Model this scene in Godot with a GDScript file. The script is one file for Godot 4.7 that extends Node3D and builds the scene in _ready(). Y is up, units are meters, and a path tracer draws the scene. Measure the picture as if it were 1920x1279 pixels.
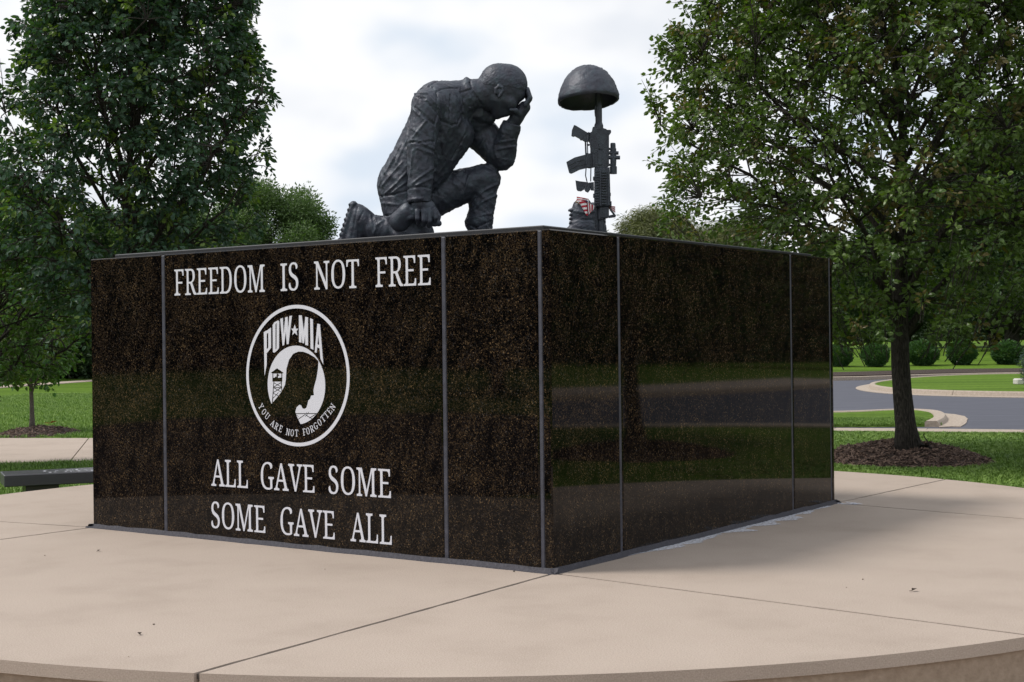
extends Node3D
# A black granite memorial with a bronze kneeling soldier on a round concrete terrace, trees, lawn and a kerbed road behind.

const GROUND := -0.24
const ROLL := -0.01166

var rng := RandomNumberGenerator.new()
var noise := FastNoiseLite.new()
var taken := {}
var M := {}


# ---------------------------------------------------------------- mesh building
class Shape:
	var v := PackedVector3Array()
	var c := PackedColorArray()
	var uv := PackedVector2Array()
	var tint := Color(1, 1, 1)
	var coloured := false

	func tri(a: Vector3, b: Vector3, d: Vector3) -> void:
		v.append(a); v.append(b); v.append(d)
		if coloured:
			c.append(tint); c.append(tint); c.append(tint)

	func quad(a: Vector3, b: Vector3, d: Vector3, e: Vector3) -> void:
		tri(a, b, d)
		tri(a, d, e)

	# a box with chamfered edges
	func box(at: Vector3, size: Vector3, bevel := 0.0, turn := Basis.IDENTITY) -> void:
		var h := size / 2.0
		var e := minf(bevel, minf(h.x, minf(h.y, h.z)) * 0.9)
		var ax := [Vector3.RIGHT, Vector3.UP, Vector3.BACK]
		for k in 3:
			var n: Vector3 = ax[k]
			var p: Vector3 = ax[(k + 1) % 3]
			var q: Vector3 = ax[(k + 2) % 3]
			var hn: float = h[k]
			var hp: float = h[(k + 1) % 3] - e
			var hq: float = h[(k + 2) % 3] - e
			for s: float in [1.0, -1.0]:
				var o: Vector3 = n * hn * s
				var a := at + turn * (o - p * hp - q * hq * s)
				var b := at + turn * (o - p * hp + q * hq * s)
				var d := at + turn * (o + p * hp + q * hq * s)
				var f := at + turn * (o + p * hp - q * hq * s)
				quad(a, b, d, f)
		if e <= 0.0:
			return
		for k in 3:
			var n: Vector3 = ax[k]
			var kp := (k + 1) % 3
			var kq := (k + 2) % 3
			var p: Vector3 = ax[kp]
			var q: Vector3 = ax[kq]
			for sp: float in [1.0, -1.0]:
				for sq: float in [1.0, -1.0]:
					var g: float = h[k] - e
					var u: Vector3 = p * h[kp] * sp + q * (h[kq] - e) * sq
					var w: Vector3 = p * (h[kp] - e) * sp + q * h[kq] * sq
					var a := at + turn * (u - n * g)
					var b := at + turn * (u + n * g)
					var d := at + turn * (w + n * g)
					var f := at + turn * (w - n * g)
					if sp * sq > 0:
						quad(a, f, d, b)
					else:
						quad(a, b, d, f)
		for sx: float in [1.0, -1.0]:
			for sy: float in [1.0, -1.0]:
				for sz: float in [1.0, -1.0]:
					var a := at + turn * Vector3(h.x * sx, (h.y - e) * sy, (h.z - e) * sz)
					var b := at + turn * Vector3((h.x - e) * sx, h.y * sy, (h.z - e) * sz)
					var d := at + turn * Vector3((h.x - e) * sx, (h.y - e) * sy, h.z * sz)
					if sx * sy * sz > 0:
						tri(a, d, b)
					else:
						tri(a, b, d)

	# a tube along points with a radius at each
	func tube(pts: PackedVector3Array, radii: PackedFloat32Array, sides := 8, capped := true) -> void:
		var rings: Array[PackedVector3Array] = []
		var side := Vector3.ZERO
		for i in pts.size():
			var dir := (pts[mini(i + 1, pts.size() - 1)] - pts[maxi(i - 1, 0)]).normalized()
			if side == Vector3.ZERO:
				side = dir.cross(Vector3(0.31, 0.2, 0.93)).normalized()
			side = (side - dir * side.dot(dir)).normalized()
			var up := dir.cross(side)
			var ring := PackedVector3Array()
			for k in sides:
				var a := TAU * k / sides
				ring.append(pts[i] + (side * cos(a) + up * sin(a)) * radii[i])
			rings.append(ring)
		for i in pts.size() - 1:
			for k in sides:
				var n := (k + 1) % sides
				quad(rings[i][k], rings[i + 1][k], rings[i + 1][n], rings[i][n])
		if capped:
			for k in sides:
				var n := (k + 1) % sides
				tri(pts[0], rings[0][k], rings[0][n])
				tri(pts[-1], rings[-1][n], rings[-1][k])

	func rod(a: Vector3, b: Vector3, ra: float, rb := -1.0, sides := 10) -> void:
		tube(PackedVector3Array([a, b]), PackedFloat32Array([ra, ra if rb < 0 else rb]), sides)

	# an outline in the xy plane pushed from z0 to z1 (z1 > z0), its front edge chamfered by bevel
	func prism(outline: PackedVector2Array, z0: float, z1: float, frame := Transform3D.IDENTITY, bevel := 0.0, back := true) -> void:
		var o := outline.duplicate()
		if Geometry2D.is_polygon_clockwise(o):
			o.reverse()
		var top := o
		if bevel > 0.0:
			var inner := Geometry2D.offset_polygon(o, -bevel)
			if inner.size() == 1 and inner[0].size() == o.size():
				var shifted := PackedVector2Array()
				var best := 0
				for k in o.size():
					if inner[0][k].distance_to(o[0]) < inner[0][best].distance_to(o[0]):
						best = k
				for k in o.size():
					shifted.append(inner[0][(best + k) % o.size()])
				top = shifted
		var idx := Geometry2D.triangulate_polygon(top)
		var zb := z1 - (bevel if top != o else 0.0)
		for i in range(0, idx.size(), 3):
			var a := top[idx[i]]
			var b := top[idx[i + 1]]
			var d := top[idx[i + 2]]
			if (b - a).cross(d - a) > 0:
				var t := b
				b = d
				d = t
			tri(frame * Vector3(a.x, a.y, z1), frame * Vector3(b.x, b.y, z1), frame * Vector3(d.x, d.y, z1))
		if back:
			idx = Geometry2D.triangulate_polygon(o)
			for i in range(0, idx.size(), 3):
				var a := o[idx[i]]
				var b := o[idx[i + 1]]
				var d := o[idx[i + 2]]
				if (b - a).cross(d - a) < 0:
					var t := b
					b = d
					d = t
				tri(frame * Vector3(a.x, a.y, z0), frame * Vector3(b.x, b.y, z0), frame * Vector3(d.x, d.y, z0))
		for k in o.size():
			var n := (k + 1) % o.size()
			var a0 := frame * Vector3(o[k].x, o[k].y, z0)
			var b0 := frame * Vector3(o[n].x, o[n].y, z0)
			var a1 := frame * Vector3(o[k].x, o[k].y, zb)
			var b1 := frame * Vector3(o[n].x, o[n].y, zb)
			quad(a0, a1, b1, b0)
			if top != o:
				quad(a1, frame * Vector3(top[k].x, top[k].y, z1), frame * Vector3(top[n].x, top[n].y, z1), b1)

	func done(smooth := false) -> ArrayMesh:
		var st := SurfaceTool.new()
		st.begin(Mesh.PRIMITIVE_TRIANGLES)
		st.set_smooth_group(0 if smooth else -1)
		for i in v.size():
			if coloured:
				st.set_color(c[i])
			st.add_vertex(v[i])
		if smooth:
			st.index()
		st.generate_normals()
		return st.commit()


func numbered(called: String) -> String:
	var n: int = taken.get(called, 0)
	taken[called] = n + 1
	return called if n == 0 else "%s_%03d" % [called, n]


func tag(o: Node, label := "", category := "", group := "", kind := "") -> void:
	for pair in [["label", label], ["category", category], ["group", group], ["kind", kind]]:
		if pair[1]:
			o.set_meta(pair[0], pair[1])


func thing(called: String, label: String, category: String, at := Vector3.ZERO, turn := 0.0, group := "") -> Node3D:
	var o := Node3D.new()
	o.name = numbered(called)
	add_child(o)
	o.position = at
	o.rotation.y = turn
	tag(o, label, category, group)
	return o


func obj(called: String, mesh: Mesh, material: Material, parent: Node = null) -> MeshInstance3D:
	var o := MeshInstance3D.new()
	o.mesh = mesh
	o.material_override = material
	if parent == null:
		o.name = numbered(called)
		add_child(o)
	else:
		var n := 0
		var full := called
		while parent.has_node(full):
			n += 1
			full = "%s_%03d" % [called, n]
		o.name = full
		parent.add_child(o)
	return o


func struct(called: String, mesh: Mesh, material: Material) -> MeshInstance3D:
	var o := obj(called, mesh, material)
	tag(o, "", "", "", "structure")
	return o


func copy(o: Node3D, called: String, label: String, at: Vector3, turn := 0.0, size := 1.0, group := "") -> Node3D:
	var c: Node3D = o.duplicate()
	c.name = numbered(called)
	add_child(c)
	c.position = at
	c.rotation.y = turn
	c.scale = Vector3.ONE * size
	c.set_meta("label", label)
	if group:
		c.set_meta("group", group)
	return c


func scatter(called: String, mesh: Mesh, material: Material, places: Array[Transform3D], colors: PackedColorArray, parent: Node) -> MultiMeshInstance3D:
	var mm := MultiMesh.new()
	mm.transform_format = MultiMesh.TRANSFORM_3D
	mm.use_colors = colors.size() > 0
	mm.mesh = mesh
	mm.instance_count = places.size()
	for i in places.size():
		mm.set_instance_transform(i, places[i])
		if colors.size():
			mm.set_instance_color(i, colors[i])
	var o := MultiMeshInstance3D.new()
	o.multimesh = mm
	o.material_override = material
	if parent == null:
		o.name = numbered(called)
		add_child(o)
	else:
		o.name = called
		parent.add_child(o, true)
	o.set_meta("kind", "stuff")
	return o


func pts2(flat: Array, k := 1.0) -> PackedVector2Array:
	var out := PackedVector2Array()
	for i in range(0, flat.size(), 2):
		out.append(Vector2(flat[i], flat[i + 1]) * k)
	return out


func lin(r: float, g: float, b: float) -> Color:
	return Color(r, g, b).linear_to_srgb()


# ---------------------------------------------------------------- materials
func picture(size: int, paint: Callable) -> ImageTexture:
	var im := Image.create(size, size, false, Image.FORMAT_RGB8)
	paint.call(im, size)
	return ImageTexture.create_from_image(im)


func tiled(n: FastNoiseLite, x: float, y: float, size: float) -> float:   # noise that repeats every size pixels
	var a := x / size * TAU
	var b := y / size * TAU
	var r := size / TAU
	return n.get_noise_3d(cos(a) * r + 31.0, sin(a) * r + cos(b) * r, sin(b) * r)


func noise_tex(freq: float, low: Color, high: Color, size := 512, octaves := 4, seed_ := 1, mid := Color(-1, 0, 0)) -> NoiseTexture2D:
	var n := FastNoiseLite.new()
	n.seed = seed_
	n.noise_type = FastNoiseLite.TYPE_SIMPLEX_SMOOTH
	n.frequency = freq
	n.fractal_octaves = octaves
	n.fractal_gain = 0.6
	var t := NoiseTexture2D.new()
	t.width = size
	t.height = size
	t.seamless = true
	t.noise = n
	var g := Gradient.new()
	g.set_color(0, low)
	g.set_color(1, high)
	if mid.r >= 0:
		g.add_point(0.5, mid)
	t.color_ramp = g
	return t


func bump(m: StandardMaterial3D, freq: float, cm: float, size := 512, octaves := 4, seed_ := 7) -> void:
	m.heightmap_enabled = true
	m.heightmap_scale = cm
	m.heightmap_texture = noise_tex(freq, Color.BLACK, Color.WHITE, size, octaves, seed_)


func mat(albedo: Color, rough: float, tex: Texture2D = null, metres := 1.0, world := true) -> StandardMaterial3D:
	var m := StandardMaterial3D.new()
	m.albedo_color = albedo
	m.roughness = rough
	if tex:
		m.albedo_texture = tex
	m.uv1_triplanar = true
	m.uv1_world_triplanar = world
	m.uv1_scale = Vector3.ONE / metres
	return m


func paint_granite(im: Image, size: int, flecks: int, warm: float) -> void:
	var r := RandomNumberGenerator.new()
	r.seed = 77 + flecks
	var big := FastNoiseLite.new()
	big.seed = 5
	big.frequency = 0.024
	big.fractal_octaves = 3
	im.fill(Color8(9, 8, 10))
	for i in flecks:
		var x := r.randi() % size
		var y := r.randi() % size
		var streak := tiled(big, x, y * 0.5, size)
		if r.randf() > 0.58 + streak * 0.75:
			continue
		var kind := r.randf()
		var c := Color8(92, 75, 53)
		if kind < 0.3:
			c = Color8(50, 43, 38)
		elif kind < 0.55:
			c = Color8(36, 32, 32)
		elif kind > 0.93:
			c = Color8(160, 134, 98)
		elif kind > 0.88:
			c = Color8(96, 94, 92)
		c = c.lerp(Color8(40, 40, 44), 1.0 - warm)
		c = c.darkened(r.randf() * 0.45)
		var n := 1 + r.randi() % 5
		var px := float(x)
		var py := float(y)
		var a := r.randf() * TAU
		for k in n:
			im.set_pixel(posmod(int(px), size), posmod(int(py), size), c)
			if r.randf() < 0.5:
				im.set_pixel(posmod(int(px) + 1, size), posmod(int(py), size), c)
			a += r.randfn() * 0.9
			px += cos(a) * 1.1
			py += sin(a) * 1.3


func wide(m: StandardMaterial3D, tex: Texture2D, metres: float, world := true) -> void:   # broad variation on a second, larger mapping
	m.detail_enabled = true
	m.detail_blend_mode = BaseMaterial3D.BLEND_MODE_MUL
	m.detail_uv_layer = BaseMaterial3D.DETAIL_UV_2
	m.detail_albedo = tex
	m.uv2_triplanar = true
	m.uv2_world_triplanar = world
	m.uv2_scale = Vector3.ONE / metres


func materials() -> void:
	# polished dark granite with brown flecks
	var g := mat(Color.WHITE, 0.035, picture(1024, func(im: Image, s: int): paint_granite(im, s, 330000, 1.0)), 2.0, false)
	g.metallic_specular = 0.315
	wide(g, noise_tex(0.014, Color(0.66, 0.66, 0.7), Color(1.0, 0.98, 0.95), 512, 4, 21), 3.1, false)
	M.granite = g
	M.granite_edge = mat(lin(0.05, 0.05, 0.056), 0.32, noise_tex(0.2, Color(0.7, 0.7, 0.7), Color(1, 1, 1), 256), 0.4, false)
	M.sealant = mat(lin(0.075, 0.078, 0.105), 0.5, noise_tex(0.03, Color(0.75, 0.75, 0.75), Color(1, 1, 1), 256), 0.5, false)
	M.mortar = mat(lin(0.09, 0.088, 0.105), 0.9, noise_tex(0.08, Color(0.6, 0.6, 0.62), Color(1, 1, 1), 256), 0.4, false)
	bump(M.mortar, 0.1, 0.3, 256)
	M.letter = mat(lin(0.84, 0.86, 0.93), 0.8, noise_tex(0.25, Color(0.82, 0.82, 0.84), Color(1, 1, 1), 256), 0.2, false)
	M.emblem_dark = M.granite
	# concrete
	var con := mat(lin(0.55, 0.466, 0.404), 0.85, noise_tex(0.11, Color(0.8, 0.795, 0.79), Color(1, 1, 1), 1024, 5, 3), 0.9)
	con.metallic_specular = 0.3
	wide(con, noise_tex(0.012, Color(0.93, 0.925, 0.92), Color(1, 1, 1), 512, 6, 4, Color(0.98, 0.978, 0.976)), 5.3)
	bump(con, 0.2, 0.14, 1024, 4, 8)
	M.concrete = con
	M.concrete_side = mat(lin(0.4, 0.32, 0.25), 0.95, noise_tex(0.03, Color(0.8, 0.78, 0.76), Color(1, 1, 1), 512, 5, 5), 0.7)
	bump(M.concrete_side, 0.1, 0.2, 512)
	M.joint = mat(lin(0.075, 0.062, 0.055), 1.0)
	M.kerb = mat(lin(0.5, 0.425, 0.36), 0.9, noise_tex(0.05, Color(0.75, 0.74, 0.72), Color(1, 1, 1), 512, 5, 6), 1.5)
	M.asphalt = mat(lin(0.075, 0.08, 0.108), 0.7, noise_tex(0.02, Color(0.78, 0.78, 0.8), Color(1, 1, 1), 512, 5, 9), 7.0)
	M.asphalt.uv1_scale = Vector3(0.06, 0.3, 0.22)
	# grass, soil, mulch
	M.lawn = mat(lin(0.17, 0.275, 0.042), 0.95, noise_tex(0.03, Color(0.7, 0.74, 0.62), Color(1.0, 1.0, 0.95), 1024, 5, 10), 5.0)
	M.lawn.metallic_specular = 0.2
	wide(M.lawn, noise_tex(0.01, Color(0.72, 0.76, 0.7), Color(1, 1, 1), 512, 4, 23), 23.0)
	M.lawn.uv2_scale = Vector3(0.012, 0.05, 0.13)
	M.blade = mat(Color.WHITE, 0.6)
	M.blade.vertex_color_use_as_albedo = true
	M.blade.backlight_enabled = true
	M.blade.backlight = Color(0.35, 0.4, 0.2)
	M.mulch = mat(lin(0.09, 0.058, 0.046), 1.0, noise_tex(0.06, Color(0.5, 0.5, 0.5), Color(1, 1, 1), 512), 0.8)
	bump(M.mulch, 0.05, 2.0)
	M.chip = mat(Color.WHITE, 0.95)
	M.chip.vertex_color_use_as_albedo = true
	# leaves and bark
	M.leaf = mat(Color.WHITE, 0.36)
	M.leaf.vertex_color_use_as_albedo = true
	M.leaf.metallic_specular = 0.45
	M.leaf.backlight_enabled = true
	M.leaf.backlight = Color(0.75, 0.85, 0.3)
	M.leaf_far = mat(Color.WHITE, 0.6)
	M.leaf_far.vertex_color_use_as_albedo = true
	M.leaf_far.backlight_enabled = true
	M.leaf_far.backlight = Color(0.65, 0.72, 0.35)
	M.bark = mat(lin(0.14, 0.122, 0.105), 0.95, noise_tex(0.025, Color(0.22, 0.2, 0.2), Color(1, 1, 1), 512, 4, 12), 0.5)
	M.bark.uv1_scale = Vector3(4.0, 0.8, 4.0)
	bump(M.bark, 0.025, 3.5, 512, 3, 12)
	M.bark_pale = mat(lin(0.19, 0.165, 0.15), 0.95, noise_tex(0.05, Color(0.6, 0.58, 0.55), Color(1, 1, 1), 256, 5, 12), 0.4)
	# bronze with a dark blue-green patina over brown
	var bz := mat(Color.WHITE, 0.52, noise_tex(0.012, lin(0.034, 0.032, 0.046), lin(0.07, 0.1, 0.12), 1024, 5, 14, lin(0.048, 0.055, 0.076)), 0.9, false)
	bz.metallic = 0.3
	bz.metallic_specular = 0.5
	bump(bz, 0.06, 0.25, 512, 4, 15)
	M.bronze = bz
	M.bronze_dark = mat(Color.WHITE, 0.42, noise_tex(0.012, lin(0.034, 0.036, 0.05), lin(0.062, 0.078, 0.098), 512, 5, 16), 0.5, false)
	M.bronze_dark.metallic = 0.3
	bump(M.bronze_dark, 0.08, 0.12, 512, 4, 15)
	M.flag_red = mat(lin(0.42, 0.012, 0.035), 0.75)
	M.flag_white = mat(lin(0.78, 0.77, 0.8), 0.75)
	M.flag_blue = mat(lin(0.03, 0.045, 0.13), 0.75)
	M.stone = mat(lin(0.55, 0.53, 0.5), 0.9)


# ---------------------------------------------------------------- sculpting: a signed distance field meshed with surface nets
# A bone: [a, b, radius a, radius b, smooth, squash in z, flat ends]
class Sculpt:
	var a := PackedVector3Array()
	var ab := PackedVector3Array()
	var inv := PackedFloat32Array()
	var ra := PackedFloat32Array()
	var rb := PackedFloat32Array()
	var sm := PackedFloat32Array()
	var zs := PackedFloat32Array()
	var flat := PackedByteArray()
	var lens := PackedFloat32Array()
	var verts := PackedVector3Array()
	var norms := PackedVector3Array()
	var tris := PackedInt32Array()

	func bone(x0: float, y0: float, z0: float, x1: float, y1: float, z1: float, r0: float, r1: float, smooth := 22.0, squash := 1.0, ends := false) -> void:
		var p := Vector3(x0 - 600.0, 1312.0 - y0, z0)
		var q := Vector3(x1 - 600.0, 1312.0 - y1, z1)
		a.append(p)
		ab.append(q - p)
		inv.append(1.0 / maxf((q - p).length_squared(), 0.001))
		lens.append((q - p).length())
		ra.append(r0)
		rb.append(r1)
		sm.append(smooth)
		zs.append(squash)
		flat.append(1 if ends else 0)

	func dist(i: int, p: Vector3) -> float:
		var d := p - a[i]
		d.z /= zs[i]
		var t := d.dot(ab[i]) * inv[i]
		if flat[i]:
			var r := (d - ab[i] * t).length() - lerpf(ra[i], rb[i], clampf(t, 0.0, 1.0))
			return maxf(r, maxf(-t, t - 1.0) * lens[i])
		t = clampf(t, 0.0, 1.0)
		return (d - ab[i] * t).length() - ra[i] - (rb[i] - ra[i]) * t

	func carve(cell: float) -> void:
		var lo := Vector3(1e9, 1e9, 1e9)
		var hi := -lo
		for i in a.size():
			var r := maxf(ra[i], rb[i]) + 2.0 * cell
			for p: Vector3 in [a[i], a[i] + ab[i]]:
				lo = lo.min(p - Vector3(r, r, r))
				hi = hi.max(p + Vector3(r, r, r))
		var nb := Vector3i(((hi - lo) / (cell * 8.0)).ceil()) + Vector3i.ONE
		var nx := nb.x * 8
		var ny := nb.y * 8
		var nz := nb.z * 8
		var field := PackedFloat32Array()
		field.resize(nx * ny * nz)
		field.fill(1000.0)
		var half := cell * 4.0 * 1.7321
		var active := PackedInt32Array()
		for bz in nb.z:
			for by in nb.y:
				for bx in nb.x:
					var centre := lo + Vector3(bx * 8 + 3.5, by * 8 + 3.5, bz * 8 + 3.5) * cell
					var near := PackedInt32Array()
					var least := 1e9
					for i in a.size():
						var d := dist(i, centre)
						least = minf(least, d)
						if d < half / minf(zs[i], 1.0) + sm[i] + cell:
							near.append(i)
					if near.is_empty() or least < -half - 40.0:
						if least < 0.0:
							for z in 8:
								for y in 8:
									var at := ((bz * 8 + z) * ny + by * 8 + y) * nx + bx * 8
									for x in 8:
										field[at + x] = -1000.0
						continue
					active.append((bz * nb.y + by) * nb.x + bx)
					for z in 8:
						for y in 8:
							var at := ((bz * 8 + z) * ny + by * 8 + y) * nx + bx * 8
							for x in 8:
								var p := lo + Vector3(bx * 8 + x, by * 8 + y, bz * 8 + z) * cell
								var s := 1000.0
								for i in near:
									var d := dist(i, p)
									var k := sm[i]
									var h := k - absf(s - d)
									s = minf(s, d)
									if h > 0.0:
										s -= h * h * 0.25 / k
								field[at + x] = s
		var index := PackedInt32Array()
		index.resize(nx * ny * nz)
		index.fill(-1)
		var sx := 1
		var sy := nx
		var sz := nx * ny
		var corners := PackedInt32Array([0, sx, sy, sx + sy, sz, sx + sz, sy + sz, sx + sy + sz])
		var offs: Array[Vector3] = []
		for k in 8:
			offs.append(Vector3(k & 1, (k >> 1) & 1, k >> 2))
		var edges := [[0, 1], [2, 3], [4, 5], [6, 7], [0, 2], [1, 3], [4, 6], [5, 7], [0, 4], [1, 5], [2, 6], [3, 7]]
		var cells := PackedInt32Array()
		var f := PackedFloat32Array()
		f.resize(8)
		for block in active:
			var bx := block % nb.x
			var by := (block / nb.x) % nb.y
			var bz := block / (nb.x * nb.y)
			for z in range(bz * 8 - 1, mini(bz * 8 + 8, nz - 1)):
				for y in range(by * 8 - 1, mini(by * 8 + 8, ny - 1)):
					for x in range(bx * 8 - 1, mini(bx * 8 + 8, nx - 1)):
						if x < 0 or y < 0 or z < 0:
							continue
						var at := z * sz + y * sy + x
						if index[at] >= 0:
							continue
						var first := field[at] < 0.0
						var mixed := false
						for k in range(1, 8):
							if (field[at + corners[k]] < 0.0) != first:
								mixed = true
								break
						if not mixed:
							continue
						for k in 8:
							f[k] = field[at + corners[k]]
						var sum := Vector3.ZERO
						var n := 0
						for e in edges:
							var fa := f[e[0]]
							var fb := f[e[1]]
							if (fa < 0.0) != (fb < 0.0):
								sum += offs[e[0]].lerp(offs[e[1]], clampf(fa / (fa - fb), 0.0, 1.0))
								n += 1
						index[at] = verts.size()
						cells.append(at)
						verts.append(lo + (Vector3(x, y, z) + sum / n) * cell)
		for at in cells:
			var inside := field[at] < 0.0
			for axis in 3:
				var s1: int = [sx, sy, sz][axis]
				var s2: int = [sy, sz, sx][axis]
				var s3: int = [sz, sx, sy][axis]
				if (field[at + s1] < 0.0) == inside or at < s2 + s3:
					continue
				var q0 := index[at]
				var q1 := index[at - s2]
				var q2 := index[at - s2 - s3]
				var q3 := index[at - s3]
				if q1 < 0 or q2 < 0 or q3 < 0:
					continue
				if inside:
					tris.append_array([q0, q2, q1, q0, q3, q2])
				else:
					tris.append_array([q0, q1, q2, q0, q2, q3])
		shade()

	func shade() -> void:
		norms.resize(verts.size())
		norms.fill(Vector3.ZERO)
		for i in range(0, tris.size(), 3):
			var p := verts[tris[i]]
			var n := (verts[tris[i + 2]] - p).cross(verts[tris[i + 1]] - p)
			for k in 3:
				norms[tris[i + k]] += n
		for i in norms.size():
			norms[i] = norms[i].normalized()

	# pushes the surface out (ridge > 0) or in along a line drawn on the side that faces +z
	func crease(line: Array, depth: float, width: float, zmin := -400.0, nmin := 0.05) -> void:
		for s in range(0, line.size() - 2, 2):
			var p := Vector2(line[s] - 600.0, 1312.0 - line[s + 1])
			var q := Vector2(line[s + 2] - 600.0, 1312.0 - line[s + 3])
			var lo := p.min(q) - Vector2(width, width)
			var hi := p.max(q) + Vector2(width, width)
			var d := q - p
			var l := 1.0 / maxf(d.length_squared(), 0.01)
			for i in verts.size():
				var w := verts[i]
				if w.x < lo.x or w.x > hi.x or w.y < lo.y or w.y > hi.y or w.z < zmin or norms[i].z < nmin:
					continue
				var o := Vector2(w.x, w.y) - p
				var t := clampf(o.dot(d) * l, 0.0, 1.0)
				var e := (o - d * t).length() / width
				if e < 1.0:
					verts[i] = w + norms[i] * (depth * (1.0 - e) * (1.0 - e) * (1.0 if s > 0 or t > 0.0 else 0.6))

	func mesh(scale: float) -> ArrayMesh:
		shade()
		var out := PackedVector3Array()
		out.resize(verts.size())
		for i in verts.size():
			out[i] = verts[i] * scale
		var arrays := []
		arrays.resize(Mesh.ARRAY_MAX)
		arrays[Mesh.ARRAY_VERTEX] = out
		arrays[Mesh.ARRAY_NORMAL] = norms
		arrays[Mesh.ARRAY_INDEX] = tris
		var m := ArrayMesh.new()
		m.add_surface_from_arrays(Mesh.PRIMITIVE_TRIANGLES, arrays)
		return m


# ---------------------------------------------------------------- the sky
func make_sky() -> Sky:
	var n := FastNoiseLite.new()
	n.seed = 11
	n.frequency = 1.0
	n.fractal_octaves = 5
	n.fractal_gain = 0.5
	var im := Image.create(1536, 768, false, Image.FORMAT_RGBF)
	for y in 768:
		var up := (0.5 - (y + 0.5) / 768.0) * PI
		for x in 1536:
			var around := (x + 0.5) / 1536.0 * TAU
			var d := Vector3(sin(around) * cos(up), sin(up), -cos(around) * cos(up))
			var k := 3.4 / (absf(d.y) + 0.42)
			var c := n.get_noise_3d(d.x * k + 4.0, d.y * 6.0, d.z * k)
			var c2 := n.get_noise_3d(d.x * k * 0.5 + 40.0, d.y * 5.0, d.z * k * 0.5)
			var white := smoothstep(-0.5, 0.25, c + c2 * 0.7 + 0.12)
			var glow := 1.0 - 0.1 * d.y
			var col := Color(0.64, 0.715, 0.81).lerp(Color(0.885, 0.89, 0.905), white)
			col = col.lerp(Color(0.69, 0.725, 0.785), smoothstep(-0.02, 0.4, c2 * 0.8 + c * 0.5) * 0.8)
			if d.y < 0.0:
				col = Color(0.5, 0.5, 0.48)
			im.set_pixel(x, y, Color(col.r * glow, col.g * glow, col.b * glow))
	var m := PanoramaSkyMaterial.new()
	m.panorama = ImageTexture.create_from_image(im)
	m.energy_multiplier = 1.0
	var s := Sky.new()
	s.sky_material = m
	return s


# ---------------------------------------------------------------- trees
func leaf_mesh(length: float, width: float) -> ArrayMesh:
	var s := Shape.new()
	var h := width / 2.0
	var base := Vector3.ZERO
	var mid := Vector3(0, length * 0.48, -width * 0.1)
	var tip := Vector3(0, length, width * 0.16)
	var l0 := Vector3(-h * 0.85, length * 0.25, width * 0.1)
	var l1 := Vector3(-h * 0.8, length * 0.6, width * 0.14)
	var r0 := Vector3(h * 0.85, length * 0.25, width * 0.1)
	var r1 := Vector3(h * 0.8, length * 0.6, width * 0.14)
	s.tri(base, l0, mid)
	s.quad(l0, l1, tip, mid)
	s.tri(base, mid, r0)
	s.quad(mid, tip, r1, r0)
	return s.done()


func cluster_mesh(n: int, radius: float, length: float, width: float, droop: float, seed_: int) -> ArrayMesh:
	var r := RandomNumberGenerator.new()
	r.seed = seed_
	var s := Shape.new()
	for i in n:
		var d := Vector3(r.randfn(), r.randfn() * 0.8, r.randfn()).normalized()
		var at := d * radius * pow(r.randf(), 0.5)
		var dir := (d + Vector3(0, -droop + r.randf() * 0.4, 0)).normalized()
		var side := dir.cross(Vector3(r.randfn(), r.randfn() + 1.0, r.randfn())).normalized() * width * 0.5
		var up := dir.cross(side).normalized() * width * 0.15
		s.quad(at, at + dir * length * 0.5 - side + up, at + dir * length, at + dir * length * 0.5 + side + up)
	return s.done()


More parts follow.
